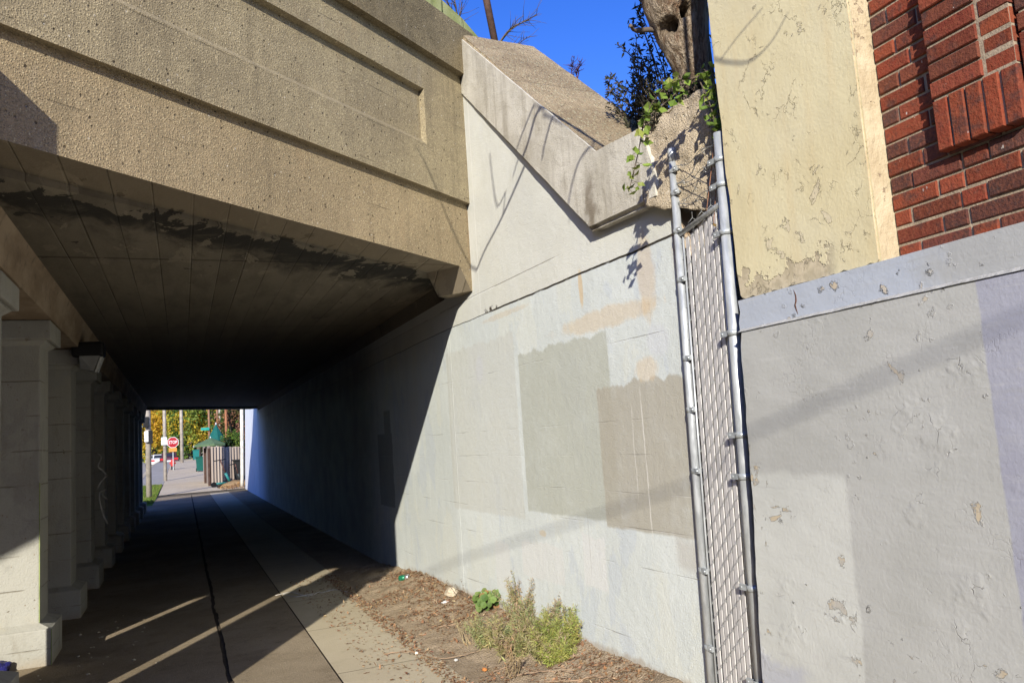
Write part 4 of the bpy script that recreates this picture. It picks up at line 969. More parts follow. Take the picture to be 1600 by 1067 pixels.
# ------------------------------------------------------------------ dead tree behind the wall
def P(px_, d):   # point at distance d along the ray through a pixel
    return C0 + ray(px_).normalized() * d
tr = thing('dead_tree', P((1096, 205), 5.0), 'weathered grey dead tree trunk with a hollow, standing behind the wall by the building', 'tree')
cl = [P((1102, 260), 4.95), P((1096, 190), 5.0), P((1088, 130), 5.05), P((1072, 70), 5.1), P((1055, 10), 5.15), P((1040, -60), 5.2), P((1020, -190), 5.35), P((1005, -420), 5.6), P((1000, -700), 6.0)]
rr = [0.10, 0.09, 0.105, 0.14, 0.185, 0.18, 0.15, 0.12, 0.08]
path = curve(cl, 10); rad = []
for i in range(len(path)):
    t = i / 10; k = min(int(t), len(rr) - 2); rad.append(rr[k] + (rr[k + 1] - rr[k]) * (t - k))
bm = nb(); tube(bm, path, rad, 40)
la = bm.loops.layers.float_color.new('col')
hole = P((1046, 32), 4.9); hole2 = P((1075, 8), 4.92); vc = {}
for v in bm.verts:
    n1 = mn.noise(Vector((v.co.x * 14, v.co.y * 14, v.co.z * 2.2))); n2 = mn.noise(Vector((v.co.x * 40, v.co.y * 40, v.co.z * 6)))
    ax = min(path, key=lambda q: (q - v.co).length_squared); dr = (v.co - ax).normalized()
    h1 = max(0, 1 - Vector(((v.co - hole).dot(Vector(M.col[0])) / 0.075, (v.co - hole).dot(Vector(M.col[1])) / 0.055, (v.co - hole).dot(Vector(M.col[2])) / 0.2)).length) if True else 0
    h2 = max(0, 1 - Vector(((v.co - hole2).dot(Vector(M.col[0])) / 0.04, (v.co - hole2).dot(Vector(M.col[1])) / 0.04, (v.co - hole2).dot(Vector(M.col[2])) / 0.2)).length)
    hh = max(h1, h2); v.co += dr * (0.016 * n1 + 0.007 * n2 - 0.12 * min(1, hh * 2.2))
    g = 0.5 + 0.5 * n1; b = 0.5 + 0.5 * mn.noise(Vector((v.co.x * 6, v.co.y * 6, v.co.z * 1.5 + 9)))
    vc[v] = tuple(Vector((0.95, 0.95, 0.95)).lerp(Vector((0.06, 0.04, 0.03)), min(1, hh * 2.5)))
for f in bm.faces:
    for lp in f.loops: lp[la] = (*vc[lp.vert], 1)
obj('trunk', bm, M_bark, tr, True)
# bare limbs reaching out over the wall, above the picture: their shadows fall on the coping and wall
def back(p, t): return Vector(p) - L * t
sh = []
def onc(p, o=0.0): s, z = w_at(p, o); return WW(s, o, z)
limbs = []
root = path[64]
def limb(pixels, o, t0, t1, r0, r1):
    n_ = len(pixels); pts = []
    for i, p in enumerate(pixels):
        q = onc(p, o) if o is not None else on_plane(p, J + FN * OM, FN)
        pts.append(back(q, t0 + (t1 - t0) * i / (n_ - 1)))
    return pts, r0, r1
bm = nb()
for px_l, o, t0, t1, r0, r1 in (
        ([(1000, 190), (925, 176), (848, 172), (822, 235), (783, 325), (755, 380), (742, 412)], 0.05, 2.9, 3.1, 0.019, 0.010),
        ([(905, 165), (870, 180), (852, 230), (848, 255)], 0.05, 2.95, 3.1, 0.012, 0.008),
        ([(925, 235), (905, 260), (893, 300), (888, 330)], 0.06, 3.0, 3.1, 0.010, 0.006),
        ([(835, 175), (812, 230), (800, 268)], 0.03, 3.0, 3.1, 0.010, 0.006),
        ([(790, 300), (778, 322), (772, 300), (765, 240)], 0.0, 3.1, 3.2, 0.008, 0.005),
        ([(850, 185), (880, 200), (920, 215)], 0.05, 3.0, 2.9, 0.009, 0.006)):
    pts, a, b = limb(px_l, o, t0, t1, r0, r1); cv = curve(pts, 6); tube(bm, cv, [a + (b - a) * i / (len(cv) - 1) for i in range(len(cv))], 6); limbs.append(pts)
fpts = [back(on_plane(p, J + FN * OM, FN), 3.3) for p in ((738, 415), (715, 372), (690, 315), (668, 262), (652, 232))]
cv = curve([limbs[0][-1]] + fpts[1:], 6); tube(bm, cv, [0.010 - 0.005 * i / len(cv) for i in range(len(cv))], 6)
a = limbs[0][0]; tube(bm, curve([root, root.lerp(a, .35) + Vector((0, 0, .35)), root.lerp(a, .7) + Vector((0, 0, .25)), a], 6), [0.05 - 0.035 * i / 18 for i in range(19)], 8)
for l in limbs[1:]:
    a = l[0]; b = min(limbs[0], key=lambda q: (q - a).length); tube(bm, [b, a], [0.007, 0.005], 5)
# a twig in front of the pier
tw = [back(on_x(p, XP), 1.9) for p in ((1112, 92), (1140, 98), (1172, 96), (1205, 66), (1230, 22))]
cv = curve(tw, 6); tube(bm, cv, [0.0055 - 0.003 * i / len(cv) for i in range(len(cv))], 6)
tw2 = [back(on_x(p, XP), 1.9) for p in ((1125, 95), (1155, 55), (1190, 15))]; cv = curve(tw2, 5); tube(bm, cv, [0.003] * len(cv), 5)
tube(bm, curve([root, root.lerp(tw[0], .5) + Vector((0, 0, .5)), tw[0]], 8), [0.03 - 0.02 * i / 16 for i in range(17)], 6)
obj('bare_limb', bm, M_twig, tr)
# stub on the left of the trunk
bm = nb(); tube(bm, curve([P((1030, 46), 5.1), P((1012, 47), 5.08), P((992, 48), 5.05), P((985, 40), 5.0)], 5), [.02] * 4 + [.016] * 6 + [.01] * 6, 8); obj('branch_stub', bm, M_twig, tr)

# climbing vine with green leaves
GREEN = [(0.20, 0.30, 0.05), (0.27, 0.38, 0.07), (0.14, 0.22, 0.04), (0.33, 0.38, 0.09)]
def vine(name, label, stems, dens, size, cols, leafm=M_leaf, stem_r=0.004, grp=None, jitter=0.02, stemm=M_twig, anchor=None):
    t = thing(name, anchor or stems[0][0], label, 'plant', grp)
    bm = nb(); bl = nb(); la = bl.loops.layers.float_color.new('col')
    for s in stems:
        cv = curve(s, 8); tube(bm, cv, [stem_r * (1 - .5 * i / len(cv)) for i in range(len(cv))], 5)
        for i in range(1, len(cv)):
            if random.random() < dens:
                c = cv[i] + rv() * jitter; d = rv() * 0.6 + Vector((-.3, -.4, -.45)); nr = (rv() + Vector((-0.7, -1.0, 0.8))).normalized()
                k = size * random.uniform(.6, 1.25); tube(bm, [cv[i], c], .0014, 3, False); leaf(bl, la, c, d, nr, k, k * .78, vary(random.choice(cols), .2))
    obj('stem', bm, stemm, t); obj('foliage', bl, leafm, t); return t
vs = [[P((1108, 200), 4.45), P((1120, 140), 4.45), P((1112, 110), 4.4), P((1085, 122), 4.4), P((1050, 128), 4.38), P((1020, 160), 4.35), P((1005, 195), 4.3)],
      [P((1075, 130), 4.4), P((1040, 160), 4.35), P((1016, 180), 4.3)], [P((1112, 105), 4.4), P((1122, 165), 4.35), P((1120, 215), 4.3)], [P((1090, 120), 4.4), P((1108, 160), 4.35), P((1118, 195), 4.3)],
      [P((1005, 192), 4.35), P((1000, 225), 4.35), P((990, 270), 4.35), P((982, 300), 4.35)]]
vine('climbing_vine', 'green leafy vine hanging over the broken top of the white wall', vs, 0.95, 0.060, GREEN, jitter=0.035)
# vine strands hanging in the fence gap
vs2 = [[P((1118, 200), 4.28), P((1112, 260), 4.25), P((1104, 330), 4.2)], [P((1116, 205), 4.28), P((1119, 280), 4.25), P((1115, 350), 4.2)]]
vine('hanging_vine', 'thin reddish vine strands hanging behind the fence top beside the thick post', vs2, 0.10, 0.03, [(0.25, 0.16, 0.05)], stem_r=0.003, stemm=plain('reddish stem', (0.36, 0.17, 0.09), 0.8))
# leafy sprays between sun and wall whose shadows dapple the broken end
def spray_pts(pixels, t): return [back(onc(p, 0.02), t) for p in pixels]
sp = [spray_pts([(1120, 205), (1085, 200), (1060, 205), (1035, 225), (1022, 255), (1012, 285), (1003, 320), (990, 360), (985, 420), (975, 500)], 0.42), spray_pts([(1110, 205), (1098, 230), (1090, 260), (1098, 300), (1090, 335)], 0.42), spray_pts([(1045, 205), (1030, 212), (1018, 240), (1012, 300)], 0.42)]
# shrub behind, in the shade of the building
def bush(name, label, stems, nl, ls, cols, mat, anchor, stemm=M_twig, asp=0.35, sr=0.006, spread=0.05):
    t = thing(name, anchor, label, 'shrub'); bm = nb(); bl = nb(); la = bl.loops.layers.float_color.new('col')
    for s in stems:
        cv = curve(s, 6); tube(bm, cv, [sr * (1 - .6 * i / len(cv)) for i in range(len(cv))], 5)
        for i in range(2, len(cv)):
            for _ in range(nl):
                c = cv[i] + rv() * random.uniform(0, spread); k = ls * random.uniform(.6, 1.3); leaf(bl, la, c, rv() + Vector((0, 0, .2)), rv(), k, k * asp, vary(random.choice(cols), .25))
    obj('stem', bm, stemm, t); obj('foliage', bl, mat, t); return t
DK = [(0.045, 0.05, 0.022), (0.06, 0.06, 0.03), (0.035, 0.04, 0.02), (0.09, 0.07, 0.035)]
st = [[P((x_, 205), 4.86), P((x_ + random.uniform(-10, 6), 172), 4.86), P((x_ + random.uniform(-22, 10), random.uniform(120, 160)), 4.88)] for x_ in range(1012, 1112, 3)]
bush('low_shrub', 'low dark leafy growth at the foot of the dead trunk above the broken coping', st, 3, 0.035, [(0.02, 0.022, 0.012), (0.03, 0.03, 0.015), (0.025, 0.022, 0.014)], M_dark, P((1060, 200), 4.86), asp=.5, sr=.004, spread=.035)  # shade put into the leaf colour: near-black leaves stand for shadowed growth
st = []
for i in range(40):
    bx = random.uniform(985, 1095); tp_ = bx + random.uniform(-45, 25); top = random.uniform(55, 150) if bx > 1005 else random.uniform(120, 165)
    d = random.uniform(6.2, 6.9); st.append([P((bx, 225), d), P(((bx + tp_) / 2 + random.uniform(-12, 12), (215 + top) / 2), d), P((tp_, top), d)])
for q in ([(1010, 190), (985, 165), (962, 152), (950, 135), (955, 120)], [(1020, 190), (990, 150), (965, 130)], [(1040, 170), (1010, 60), (988, 38)], [(1050, 150), (1025, 75), (1000, 20)], [(1030, 120), (995, 95), (966, 70)], [(1035, 130), (1000, 30), (1003, 5)]):
    st.append([P(p, 6.3) for p in q])
bush('evergreen_shrub', 'dark leafy shrub against the blue sky behind the dead trunk', st, 4, 0.05, DK, M_dark, P((1040, 225), 6.5))
# small bare saplings on the skyline
def sapling(label, base, tips, r0, red=False):
    t = thing('bare_sapling', base, label, 'sapling'); bm = nb()
    for tipp in tips:
        mid = base.lerp(tipp, .5) + rv() * .06; cv = curve([base, mid, tipp], 6); tube(bm, cv, [r0 * (1 - .7 * i / len(cv)) for i in range(len(cv))], 5)
        for i in range(4, len(cv), 1):
            for _ in range(2):
                e = cv[i] + (rv() + (tipp - base).normalized()).normalized() * random.uniform(.08, .28) * (.35 if red else 1); tube(bm, [cv[i], cv[i].lerp(e, .5) + rv() * .02, e], [.0035, .002, .0012], 4)
    obj('stem', bm, plain('red twig', (0.09, 0.035, 0.03), .8) if red else M_twig, t)
sapling('bare twiggy sapling right of the leaning pipe on the skyline', P((775, 75), 9.6), [P((825, 32), 9.6), P((838, 24), 9.7), P((822, 60), 9.5)], .012)
sapling('wispy bare twigs at the left of the leaning pipe', P((715, 55), 9.6), [P((706, -12), 9.6), P((722, 6), 9.7), P((697, 3), 9.7)], .012)
sapling('tiny reddish twigs peeking over the sloping coping', P((902, 125), 7.6), [P((897, 92), 7.6), P((908, 97), 7.6), P((892, 102), 7.6)], .006, True)
pp = thing('leaning_pipe', P((780, 110), 9.5), 'rusty leaning pipe post sticking up behind the sloping coping', 'post')
bm = nb(); a, b = P((788, 140), 9.5), P((755, -25), 9.6); b2 = a + (b - a) * 2.2; tube(bm, [a, b, b2], 0.041, 12); obj('pipe', bm, M_rustpole, pp)
bm = nb(); q = P((759, 0), 9.6); tube(bm, [q, P((735, -8), 9.6), P((690, -30), 9.6)], 0.014, 8); obj('arm', bm, M_rustpole, pp)

vine('leafy_spray', 'leafy vine strand dangling in front of the broken coping end', sp[:1], 0.9, 0.048, GREEN, jitter=0.02, stem_r=.003) if False else None

# ------------------------------------------------------------------ weeds, litter
def sz(x, y): return max(0.0, soil_h(x, y)) if x > 1.6 else 0.0
def weed(label, x, y, h, n_st, rad, cols, seedy=0.35, dens=9, name='weed_clump', lf=0.042):
    z = sz(x, y) - .01; t = thing(name, (x, y, z), label, 'weed', 'weeds along the foot of the white wall')
    bm = nb(); bl = nb(); la = bl.loops.layers.float_color.new('col')
    for i in range(n_st):
        a = random.uniform(0, 6.283); r0 = rad * .5 * math.sqrt(random.random()); hh = h * random.uniform(.55, 1.0)
        b = Vector((x + r0 * math.cos(a), y + r0 * math.sin(a), z)); lean = Vector((math.cos(a), math.sin(a), 0)) * rad * random.uniform(.1, .75)
        cv = curve([b, b + lean * .4 + Vector((0, 0, hh * .55)), b + lean + Vector((0, 0, hh))], 7)
        tube(bm, cv, [.0028 - .0018 * k / len(cv) for k in range(len(cv))], 4)
        tint = random.choice(cols)
        for k in range(2, len(cv)):
            top = k / len(cv)
            for _ in range(dens):
                d = rv() * 1.0 + Vector((0, 0, .30)) + Vector((math.cos(a), math.sin(a), 0)) * .3
                l_ = lf * random.uniform(.6, 1.3) * (1.15 - .5 * top)
                cc = tint if random.random() > seedy * top else (0.50, 0.38, 0.25)
                leaf(bl, la, cv[k] + rv() * .012, d, rv() + Vector((-.4, -.6, .5)), l_, l_ * .15, vary(cc, .28), .1)
    obj('stem', bm, plain('weed stem', (0.22, 0.19, 0.08), .8), t); obj('foliage', bl, M_leaf, t); return t
YG = [(0.47, 0.50, 0.13), (0.54, 0.53, 0.16), (0.38, 0.43, 0.12)]; OL = [(0.48, 0.45, 0.19), (0.54, 0.47, 0.22), (0.40, 0.41, 0.17)]; BR = [(0.56, 0.44, 0.24), (0.50, 0.46, 0.20), (0.58, 0.40, 0.23)]
GG = [(0.37, 0.43, 0.20), (0.43, 0.47, 0.21)]
def gp(p, z=.06): return on_z(p, z)
for lab, p, h, ns, r_, cols, sd in (
        ('olive feathery weed at the left end of the clump by the wall', (768, 1006), .24, 26, .20, GG + OL, .2),
        ('brownish feathery weed in the front of the clump', (805, 1022), .26, 30, .22, BR + OL, .4),
        ('tall olive weed with bare seed stalks behind the clump', (815, 985), .40, 26, .22, OL + BR, .5),
        ('bushy olive green weed in the middle of the clump', (845, 1015), .34, 34, .22, OL + GG, .4),
        ('pale feathery weed filling the centre front of the clump', (858, 1030), .22, 34, .24, OL + YG, .3),
        ('bright yellow green weed at the right of the clump', (880, 1025), .30, 40, .20, YG, .15),
        ('tall weed with dry flower heads at the right end of the clump', (905, 1000), .42, 26, .17, YG + OL, .6),
        ('low yellow green tuft at the front right of the clump', (868, 1038), .14, 24, .14, YG, .1)):
    g = gp(p); weed(lab, g.x, g.y, h, ns, r_, cols, sd)
def stalks(label, p, n_, h, lean, col=(0.16, 0.12, 0.08)):
    g = gp(p); t = thing('dry_stalk', g, label, 'weed', 'weeds along the foot of the white wall'); bm = nb()
    for i in range(n_):
        b = g + Vector((random.uniform(-.04, .04), random.uniform(-.08, .08), -.04)); tp = b + Vector((lean[0] * random.uniform(.3, 1.2), lean[1] * random.uniform(-.2, 1.2), h * random.uniform(.6, 1.1)))
        cv = curve([b, b.lerp(tp, .5) + rv() * .03, tp], 6); tube(bm, cv, [.0024 - .0016 * k / len(cv) for k in range(len(cv))], 4)
        for k in range(8, len(cv)):
            e = cv[k] + rv() * .018; tube(bm, [cv[k], e], [.0012, .0026], 4)
    obj('stem', bm, plain('dry stalk', col, .9), t)
stalks('thin dry stalks leaning on the wall left of the round leaved plant', (738, 950), 6, .28, (-.12, .25))
stalks('tall bare seed stalk rising out of the weed clump', (850, 990), 6, .56, (.05, .1))
stalks('small dark dry weed at the right of the weed clump', (965, 1025), 14, .16, (.05, -.1))
stalks('sparse dry grass stalks beside the fence post', (1075, 1067), 9, .20, (.05, .05), (0.35, 0.27, 0.15))
stalks('loose pale grass stalks left of the weed clump', (735, 1000), 12, .22, (-.05, .12), (0.45, 0.36, 0.2))
stalks('wispy brown stalks in front of the weed clump', (800, 1045), 14, .15, (.02, -.1), (0.38, 0.28, 0.15))
stalks('thin green brown stems at the right margin of the weed clump', (930, 1010), 12, .34, (.05, -.05), (0.28, 0.27, 0.12))
# round leaved plant
g = gp((766, 962), .08); t = thing('broadleaf_plant', g, 'small round leaved green plant against the white wall', 'plant')
bm = nb(); bl = nb(); la = bl.loops.layers.float_color.new('col')
for i in range(52):
    a = random.uniform(0, 6.28); r_ = .125 * math.sqrt(random.random()); h = .21 * random.uniform(.35, 1); tp = g + Vector((r_ * math.cos(a), r_ * math.sin(a), h))
    tube(bm, curve([g + Vector((0, 0, -.02)), g.lerp(tp, .5) + Vector((0, 0, .02)), tp], 4), .0025, 4)
    nr = (Vector((math.cos(a) * .4, math.sin(a) * .4, 0)) + Vector((-.45, -.7, .6))).normalized(); u = nr.orthogonal().normalized(); v = nr.cross(u); R0 = random.uniform(.020, .034); cc = vary(random.choice([(0.20, .30, .08), (.26, .36, .11), (.15, .24, .06)]) if random.random() > .07 else (.42, .24, .10), .2)
    cv_ = bl.verts.new(tp - nr * .006); rg = [bl.verts.new(tp + (u * math.cos(k * .698) + v * math.sin(k * .698)) * R0 * (1 + .13 * (k % 2))) for k in range(9)]
    for k in range(9):
        f = bl.faces.new((cv_, rg[k], rg[(k + 1) % 9]))
        for lp in f.loops: lp[la] = (*cc, 1)
obj('stem', bm, plain('dark stem', (0.05, .04, .03), .9), t); obj('foliage', bl, M_leaf, t)
# curved yellowing blade
g = gp((935, 1060), .08); t = thing('yellowing_stalk', g, 'curved yellow and rust coloured leaf blade right of the weeds', 'plant'); bl = nb(); la = bl.loops.layers.float_color.new('col')
cv = curve([on_x(p, 2.62) for p in ((930, 1067), (928, 1030), (925, 1012), (915, 1008), (908, 1006))], 5); pv_ = None
for i, q in enumerate(cv):
    w_ = .012 * math.sin(math.pi * min(1, .25 + .75 * i / len(cv))) + .002; c2 = [bl.verts.new(q + Vector((0, -w_, w_ * .6))), bl.verts.new(q + Vector((0, w_, -w_ * .6)))]
    if pv_:
        f = bl.faces.new((pv_[0], pv_[1], c2[1], c2[0]))
        for lp in f.loops: lp[la] = (*((0.50, .42, .10) if i < 12 else (.40, .15, .06)), 1)
    pv_ = c2
obj('blade', bl, M_leaf, t)
# leaf litter
bl = nb(); la = bl.loops.layers.float_color.new('col'); BRN = [(0.34, .185, .095), (.44, .26, .14), (.25, .13, .07), (.52, .37, .22), (.20, .11, .06)]
for i in range(26000):
    y = random.uniform(4.2, 10.4); x = random.uniform(1.62, 2.72) if random.random() > .06 else random.uniform(1.2, 1.9)
    xw = 2.49 if y > 7.4 else WW(6.743 - y, 0, 0).x
    if x > xw - .02: continue
    dn = mn.noise(Vector((x * 3, y * 2, 5))) * .8 + (x - 2.14) * 1.5 + (0.35 if 6.6 < y < 8.4 else 0) - (.5 if y > 9.4 else 0)
    if x > 1.75 and dn < random.uniform(-.35, .5): continue
    z = sz(x, y) + .006; d = rv(); d.z *= .35; k = random.uniform(.01, .045)
    leaf(bl, la, Vector((x, y, z)), d, Vector((0, 0, 1)) + rv() * .5, k, k * random.uniform(.15, .6), vary(random.choice(BRN), .25), .2)
for i in range(420):   # leaf scraps over the paving and the far mouth
    x, y = random.uniform(-1.0, 2.4), random.uniform(4.5, 36); k = random.uniform(.008, .03)
    leaf(bl, la, Vector((x, y, .005)), Vector((random.uniform(-1, 1), random.uniform(-1, 1), .1)), Vector((0, 0, 1)), k, k * .5, vary(random.choice(BRN), .3), .2)
for i in range(900):
    x, y = random.uniform(1.5, 2.55), random.uniform(36.5, 40.5); k = random.uniform(.04, .09); leaf(bl, la, Vector((x, y, zw(y) + .02 + max(0, x - 1.7) * .18 * random.random())), rv(), Vector((0, 0, 1)) + rv() * .4, k, k * .6, vary(random.choice(BRN + [(.5, .28, .08)]), .3), .2)
tag(obj('leaf_litter', bl, M_dry), 'brown dead leaves and scraps strewn over the soil', 'leaf litter', kind='stuff')
# twigs lying on the soil
M_root = plain('bleached twig', (0.33, .23, .15), .9, var=.3, scale=20)
tw_l = ['long pale twig lying across the path edge', 'forked brown twig before the weed clump', 'thin reddish twig lying below the round leaved plant', 'curved root at the bottom right of the soil', 'short dark stick standing in the soil', 'pale stick left of the weeds', 'brown root lying in front of the weeds', 'bent stick near the bottom edge']
tw_p = [[(600, 1024), (640, 1018), (690, 1030), (750, 1022)], [(800, 1060), (850, 1050), (880, 1040), (905, 1030)], [(684, 980), (720, 976), (760, 985)], [(900, 1060), (940, 1050), (975, 1062)], [(751, 985), (752, 976), (750, 971)], [(690, 985), (730, 990), (765, 988)], [(770, 1052), (800, 1044), (840, 1048)], [(850, 1060), (890, 1056), (930, 1050), (950, 1062)]]
for lab, pp_ in zip(tw_l, tw_p):
    pts = []
    for p in pp_:
        g = gp(p, .03); g = gp(p, sz(g.x, g.y)); pts.append(Vector((g.x, g.y, sz(g.x, g.y) + .008 + (.05 * (pp_[0][1] - p[1]) / 14 if 'standing' in lab else 0))))
    t = thing('fallen_twig', pts[0], lab, 'twig', 'twigs lying at the foot of the wall'); bm = nb(); cv = curve(pts, 8)
    cv = [q + Vector((0, 0, .006 * mn.noise(q * 30))) + rv() * .004 for q in cv]; tube(bm, cv, [.0055 - .0035 * i / len(cv) for i in range(len(cv))], 6)
    for k in range(3): i = random.randrange(3, len(cv) - 2); e = cv[i] + Vector((random.uniform(-.08, .08), random.uniform(-.12, .12), .01)); tube(bm, [cv[i], e], [.004, .002], 5)
    obj('stick', bm, M_root, t)
# small litter things
g = gp((632, 912), .05); g.z = sz(g.x, g.y) + .012; t = thing('drink_can', g, 'crushed green and silver drink can lying at the edge of the shadow', 'can')
def cyl(a, b, r, bm, seg=16): tube(bm, [a, a.lerp(b, .05), a.lerp(b, .95), b], [r * .8, r, r, r * .8], seg)
ax = Vector((.045, -.040, .004)); bm = nb(); cyl(g - ax + Vector((0, 0, .015)), g + ax * .3 + Vector((0, 0, .018)), .031, bm); obj('can_body', bm, plain('green can', (0.02, .20, .10), .35, .3, .3, 30, spec=.5), t)
bm = nb(); cyl(g + ax * .3 + Vector((0, 0, .018)), g + ax + Vector((0, 0, .022)), .032, bm); obj('can_end', bm, plain('silver can', (.75, .75, .75), .3, .8), t)
def chunk(name, label, cat, p, r3, col, z=.06, part='body', rough=.9):
    g = gp(p, z); g.z = sz(g.x, g.y); t = thing(name, g, label, cat); bm = nb(); lump(bm, (g.x, g.y, g.z + r3[2] * .6), *r3, sub=3, amp=.5, fr=1.4, seed=p[0]); obj(part, bm, plain(label[:20], col, rough, var=.2, scale=25), t, False); return t
chunk('broken_stone', 'pale broken lump of concrete against the foot of the wall', 'stone', (706, 937), (.06, .10, .045), (0.55, .46, .33), .08)
chunk('paper_scrap', 'crumpled white paper scrap on the leaf litter', 'litter', (697, 948), (.035, .05, .012), (0.80, .79, .76), .06)
chunk('orange_peel', 'small orange scrap at the left foot of the weeds', 'litter', (757, 1040), (.020, .022, .012), (0.50, .20, .06), .03)
chunk('snail_shell', 'tiny white snail shell on the path edge', 'shell', (651, 1022), (.014, .014, .013), (0.75, .70, .60), .0)
chunk('pebble', 'white pebble on the soil left of the weeds', 'stone', (712, 1025), (.014, .02, .008), (0.72, .70, .66), .03)
chunk('pebble', 'grey pebble beside the leaning stick in the soil', 'stone', (768, 1000), (.018, .02, .012), (0.6, .58, .55), .03)
chunk('plastic_bag', 'dark blue crumpled plastic bag at the foot of the sunlit column', 'bag', (4, 1052), (.06, .07, .07), (0.02, .02, .12), .0, rough=.3)
bm = nb()
for i in range(60):
    x, y = random.uniform(-1.6, -.2), random.uniform(7.0, 9.6)
    if x < -.95 and y > 7.7: continue
    lump(bm, (x, y, .004), random.uniform(.006, .02), random.uniform(.006, .02), random.uniform(.004, .012), 1, .5, 2, seed=i)
tag(obj('gravel', bm, M_slab), 'loose gravel crumbs on the paving by the columns', 'gravel', kind='stuff')
# chalky scuff on the path under the second sliver of light
bm = nb()
for pts in ([(430, 930), (455, 925), (480, 931), (500, 924)], [(440, 927), (462, 932), (490, 927)], [(500, 926), (525, 921), (545, 925)]): tube(bm, curve([on_z(p, .0005) for p in pts], 6), .006, 4)
tag(obj('chalk_scuff', bm, plain('chalk', (.62, .60, .55), .9)), 'pale chalky scuff marks across the shaded path', 'chalk mark')

# ------------------------------------------------------------------ cable over the street whose soft shadow crosses wall and building
A0 = on_x((1300, 622), XF); B0 = on_x((850, 835), 2.6)
dv = (B0 - A0).normalized(); k = -dv.z / L.z; hd = (dv + L * k).normalized()
c0 = A0 - L * 10.0
t = thing('overhead_cable', c0, 'thick overhead cable strung above the street behind the viewer', 'cable'); bm = nb()
tube(bm, [c0 + hd * s + Vector((0, 0, .0)) for s in (-14, -7, 0, 7, 14, 24)], 0.009, 8); obj('cable', bm, M_black, t)

# ------------------------------------------------------------------ the street beyond
def onw(p, y): return on_y(p, y)
M_woodpole = plain('grey timber pole', (0.42, .37, .31), .9, var=.25, scale=4); M_brownpole = plain('brown timber pole', (0.30, .17, .11), .9, var=.25, scale=4)
def upole(label, p, y, w_px, h, m=M_woodpole, lean=0.0):
    b = onw(p, y); b.z = zw(y); t = thing('utility_pole', b, label, 'pole', 'poles along the street beyond the viaduct'); bm = nb()
    dpt = (b - C0).dot(Vector(M.col[2])); r = w_px * dpt / FPX / 2; tube(bm, [b - Vector((0, 0, .2)), b + Vector((lean * h, 0, h))], [r, r * .8], 14); obj('shaft', bm, m, t)
    return t, b, r
t, b, r = upole('weathered pole nearest the tunnel mouth carrying black boxes', (233, 785), 35.2, 8.5, 9)
bm = nb(); q = onw((233, 682), 35.2); box(bm, q.x - .17, q.x + .02, q.y - .28, q.y - .14, q.z - .22, q.z + .22, bev=.03); obj('control_box', bm, plain('white box', (.7, .7, .7), .5), t)
bm = nb(); box(bm, q.x - .02, q.x + .14, q.y - .30, q.y - .16, q.z - .3, q.z + .24, bev=.02); obj('control_box', bm, M_black, t)
bm = nb(); q = onw((229, 660), 35.2); box(bm, q.x - .12, q.x + .1, q.y - .32, q.y - .14, q.z - .2, q.z + .22, bev=.03); obj('meter_box', bm, M_black, t)
t, b, r = upole('pale utility pole with a white sign left of the stop sign', (258.5, 752), 50, 5.6, 10)
bm = nb(); q = onw((257, 689), 49.8); box(bm, q.x - .17, q.x + .13, q.y - .04, q.y - .01, q.z - .22, q.z + .22, bev=.01); obj('sign_plate', bm, plain('white sign', (.80, .84, .84), .4, var=.06), t)
t, b, r = upole('pale utility pole standing right behind the stop sign', (284.5, 722), 78, 5.2, 11)
t, b, r = upole('slim brown pole holding the green street name plate', (327.5, 700), 60, 3.6, 9, M_brownpole)
q = onw((321, 670), 59.8); bm = nb(); box(bm, q.x - .30, q.x + .26, q.y - .02, q.y + .02, q.z - .10, q.z + .10, bev=.01); obj('street_name_plate', bm, plain('teal green sign', (.02, .30, .25), .4, var=.15, scale=9), t)
t, b, r = upole('grey pole with a lamp between the green umbrella and the vines', (344.5, 700), 52, 3.6, 9)
t, b, r = upole('brown pole overgrown by reddish vines', (340.5, 700), 58, 3.0, 9, M_brownpole)
t, b, r = upole('reddish timber pole in the middle of the vines', (354, 690), 46, 4.2, 8, plain('red brown timber', (.36, .15, .08), .9))
# stop sign
M_red = plain('sign red', (0.36, .012, .02), .4, var=.06); M_orange = plain('orange plate', (0.62, .25, .05), .5, var=.1); M_post = plain('sign post', (.45, .47, .46), .5, .4)
q = onw((270, 691), 62); gz_ = zw(62); t = thing('stop_sign', (q.x, q.y, gz_), 'red octagonal stop sign with an orange plate under it on a thin post', 'road sign')
bm = nb(); box(bm, q.x - .03, q.x + .03, q.y + .02, q.y + .06, gz_ - .1, q.z + .3); obj('post', bm, M_post, t)
def octo(r, y0, y1, bm):
    a = [(q.x + r * math.cos(R(22.5 + 45 * k)), 0, q.z + r * math.sin(R(22.5 + 45 * k))) for k in range(8)]; prism(bm, [(x, y0, z) for x, _, z in a], [(x, y1, z) for x, _, z in a])
bm = nb(); octo(.41, q.y - .005, q.y + .012, bm); pl_ = obj('sign_plate', bm, M_white, t)
bm = nb(); octo(.375, q.y - .012, q.y - .006, bm); obj('red_face', bm, M_red, pl_)
fc = bpy.data.curves.new('stop_text', 'FONT'); fc.body = 'STOP'; fc.size = .33; fc.align_x = 'CENTER'; fc.align_y = 'CENTER'; fc.extrude = .003; fc.offset = .004; fc.resolution_u = 2
tmp = bpy.data.objects.new('tmp', fc); COL.objects.link(tmp); dg = bpy.context.evaluated_depsgraph_get(); me = bpy.data.meshes.new_from_object(tmp.evaluated_get(dg)); bpy.data.objects.remove(tmp); me.materials.clear(); me.materials.append(M_white); me.name = 'lettering'
lo = bpy.data.objects.new('lettering', me); COL.objects.link(lo); lo.parent = pl_; lo.rotation_euler = (R(90), 0, 0); lo.scale = (.74, 1, 1); lo.location = (0, q.y - .018 - t.location.y, q.z - gz_)
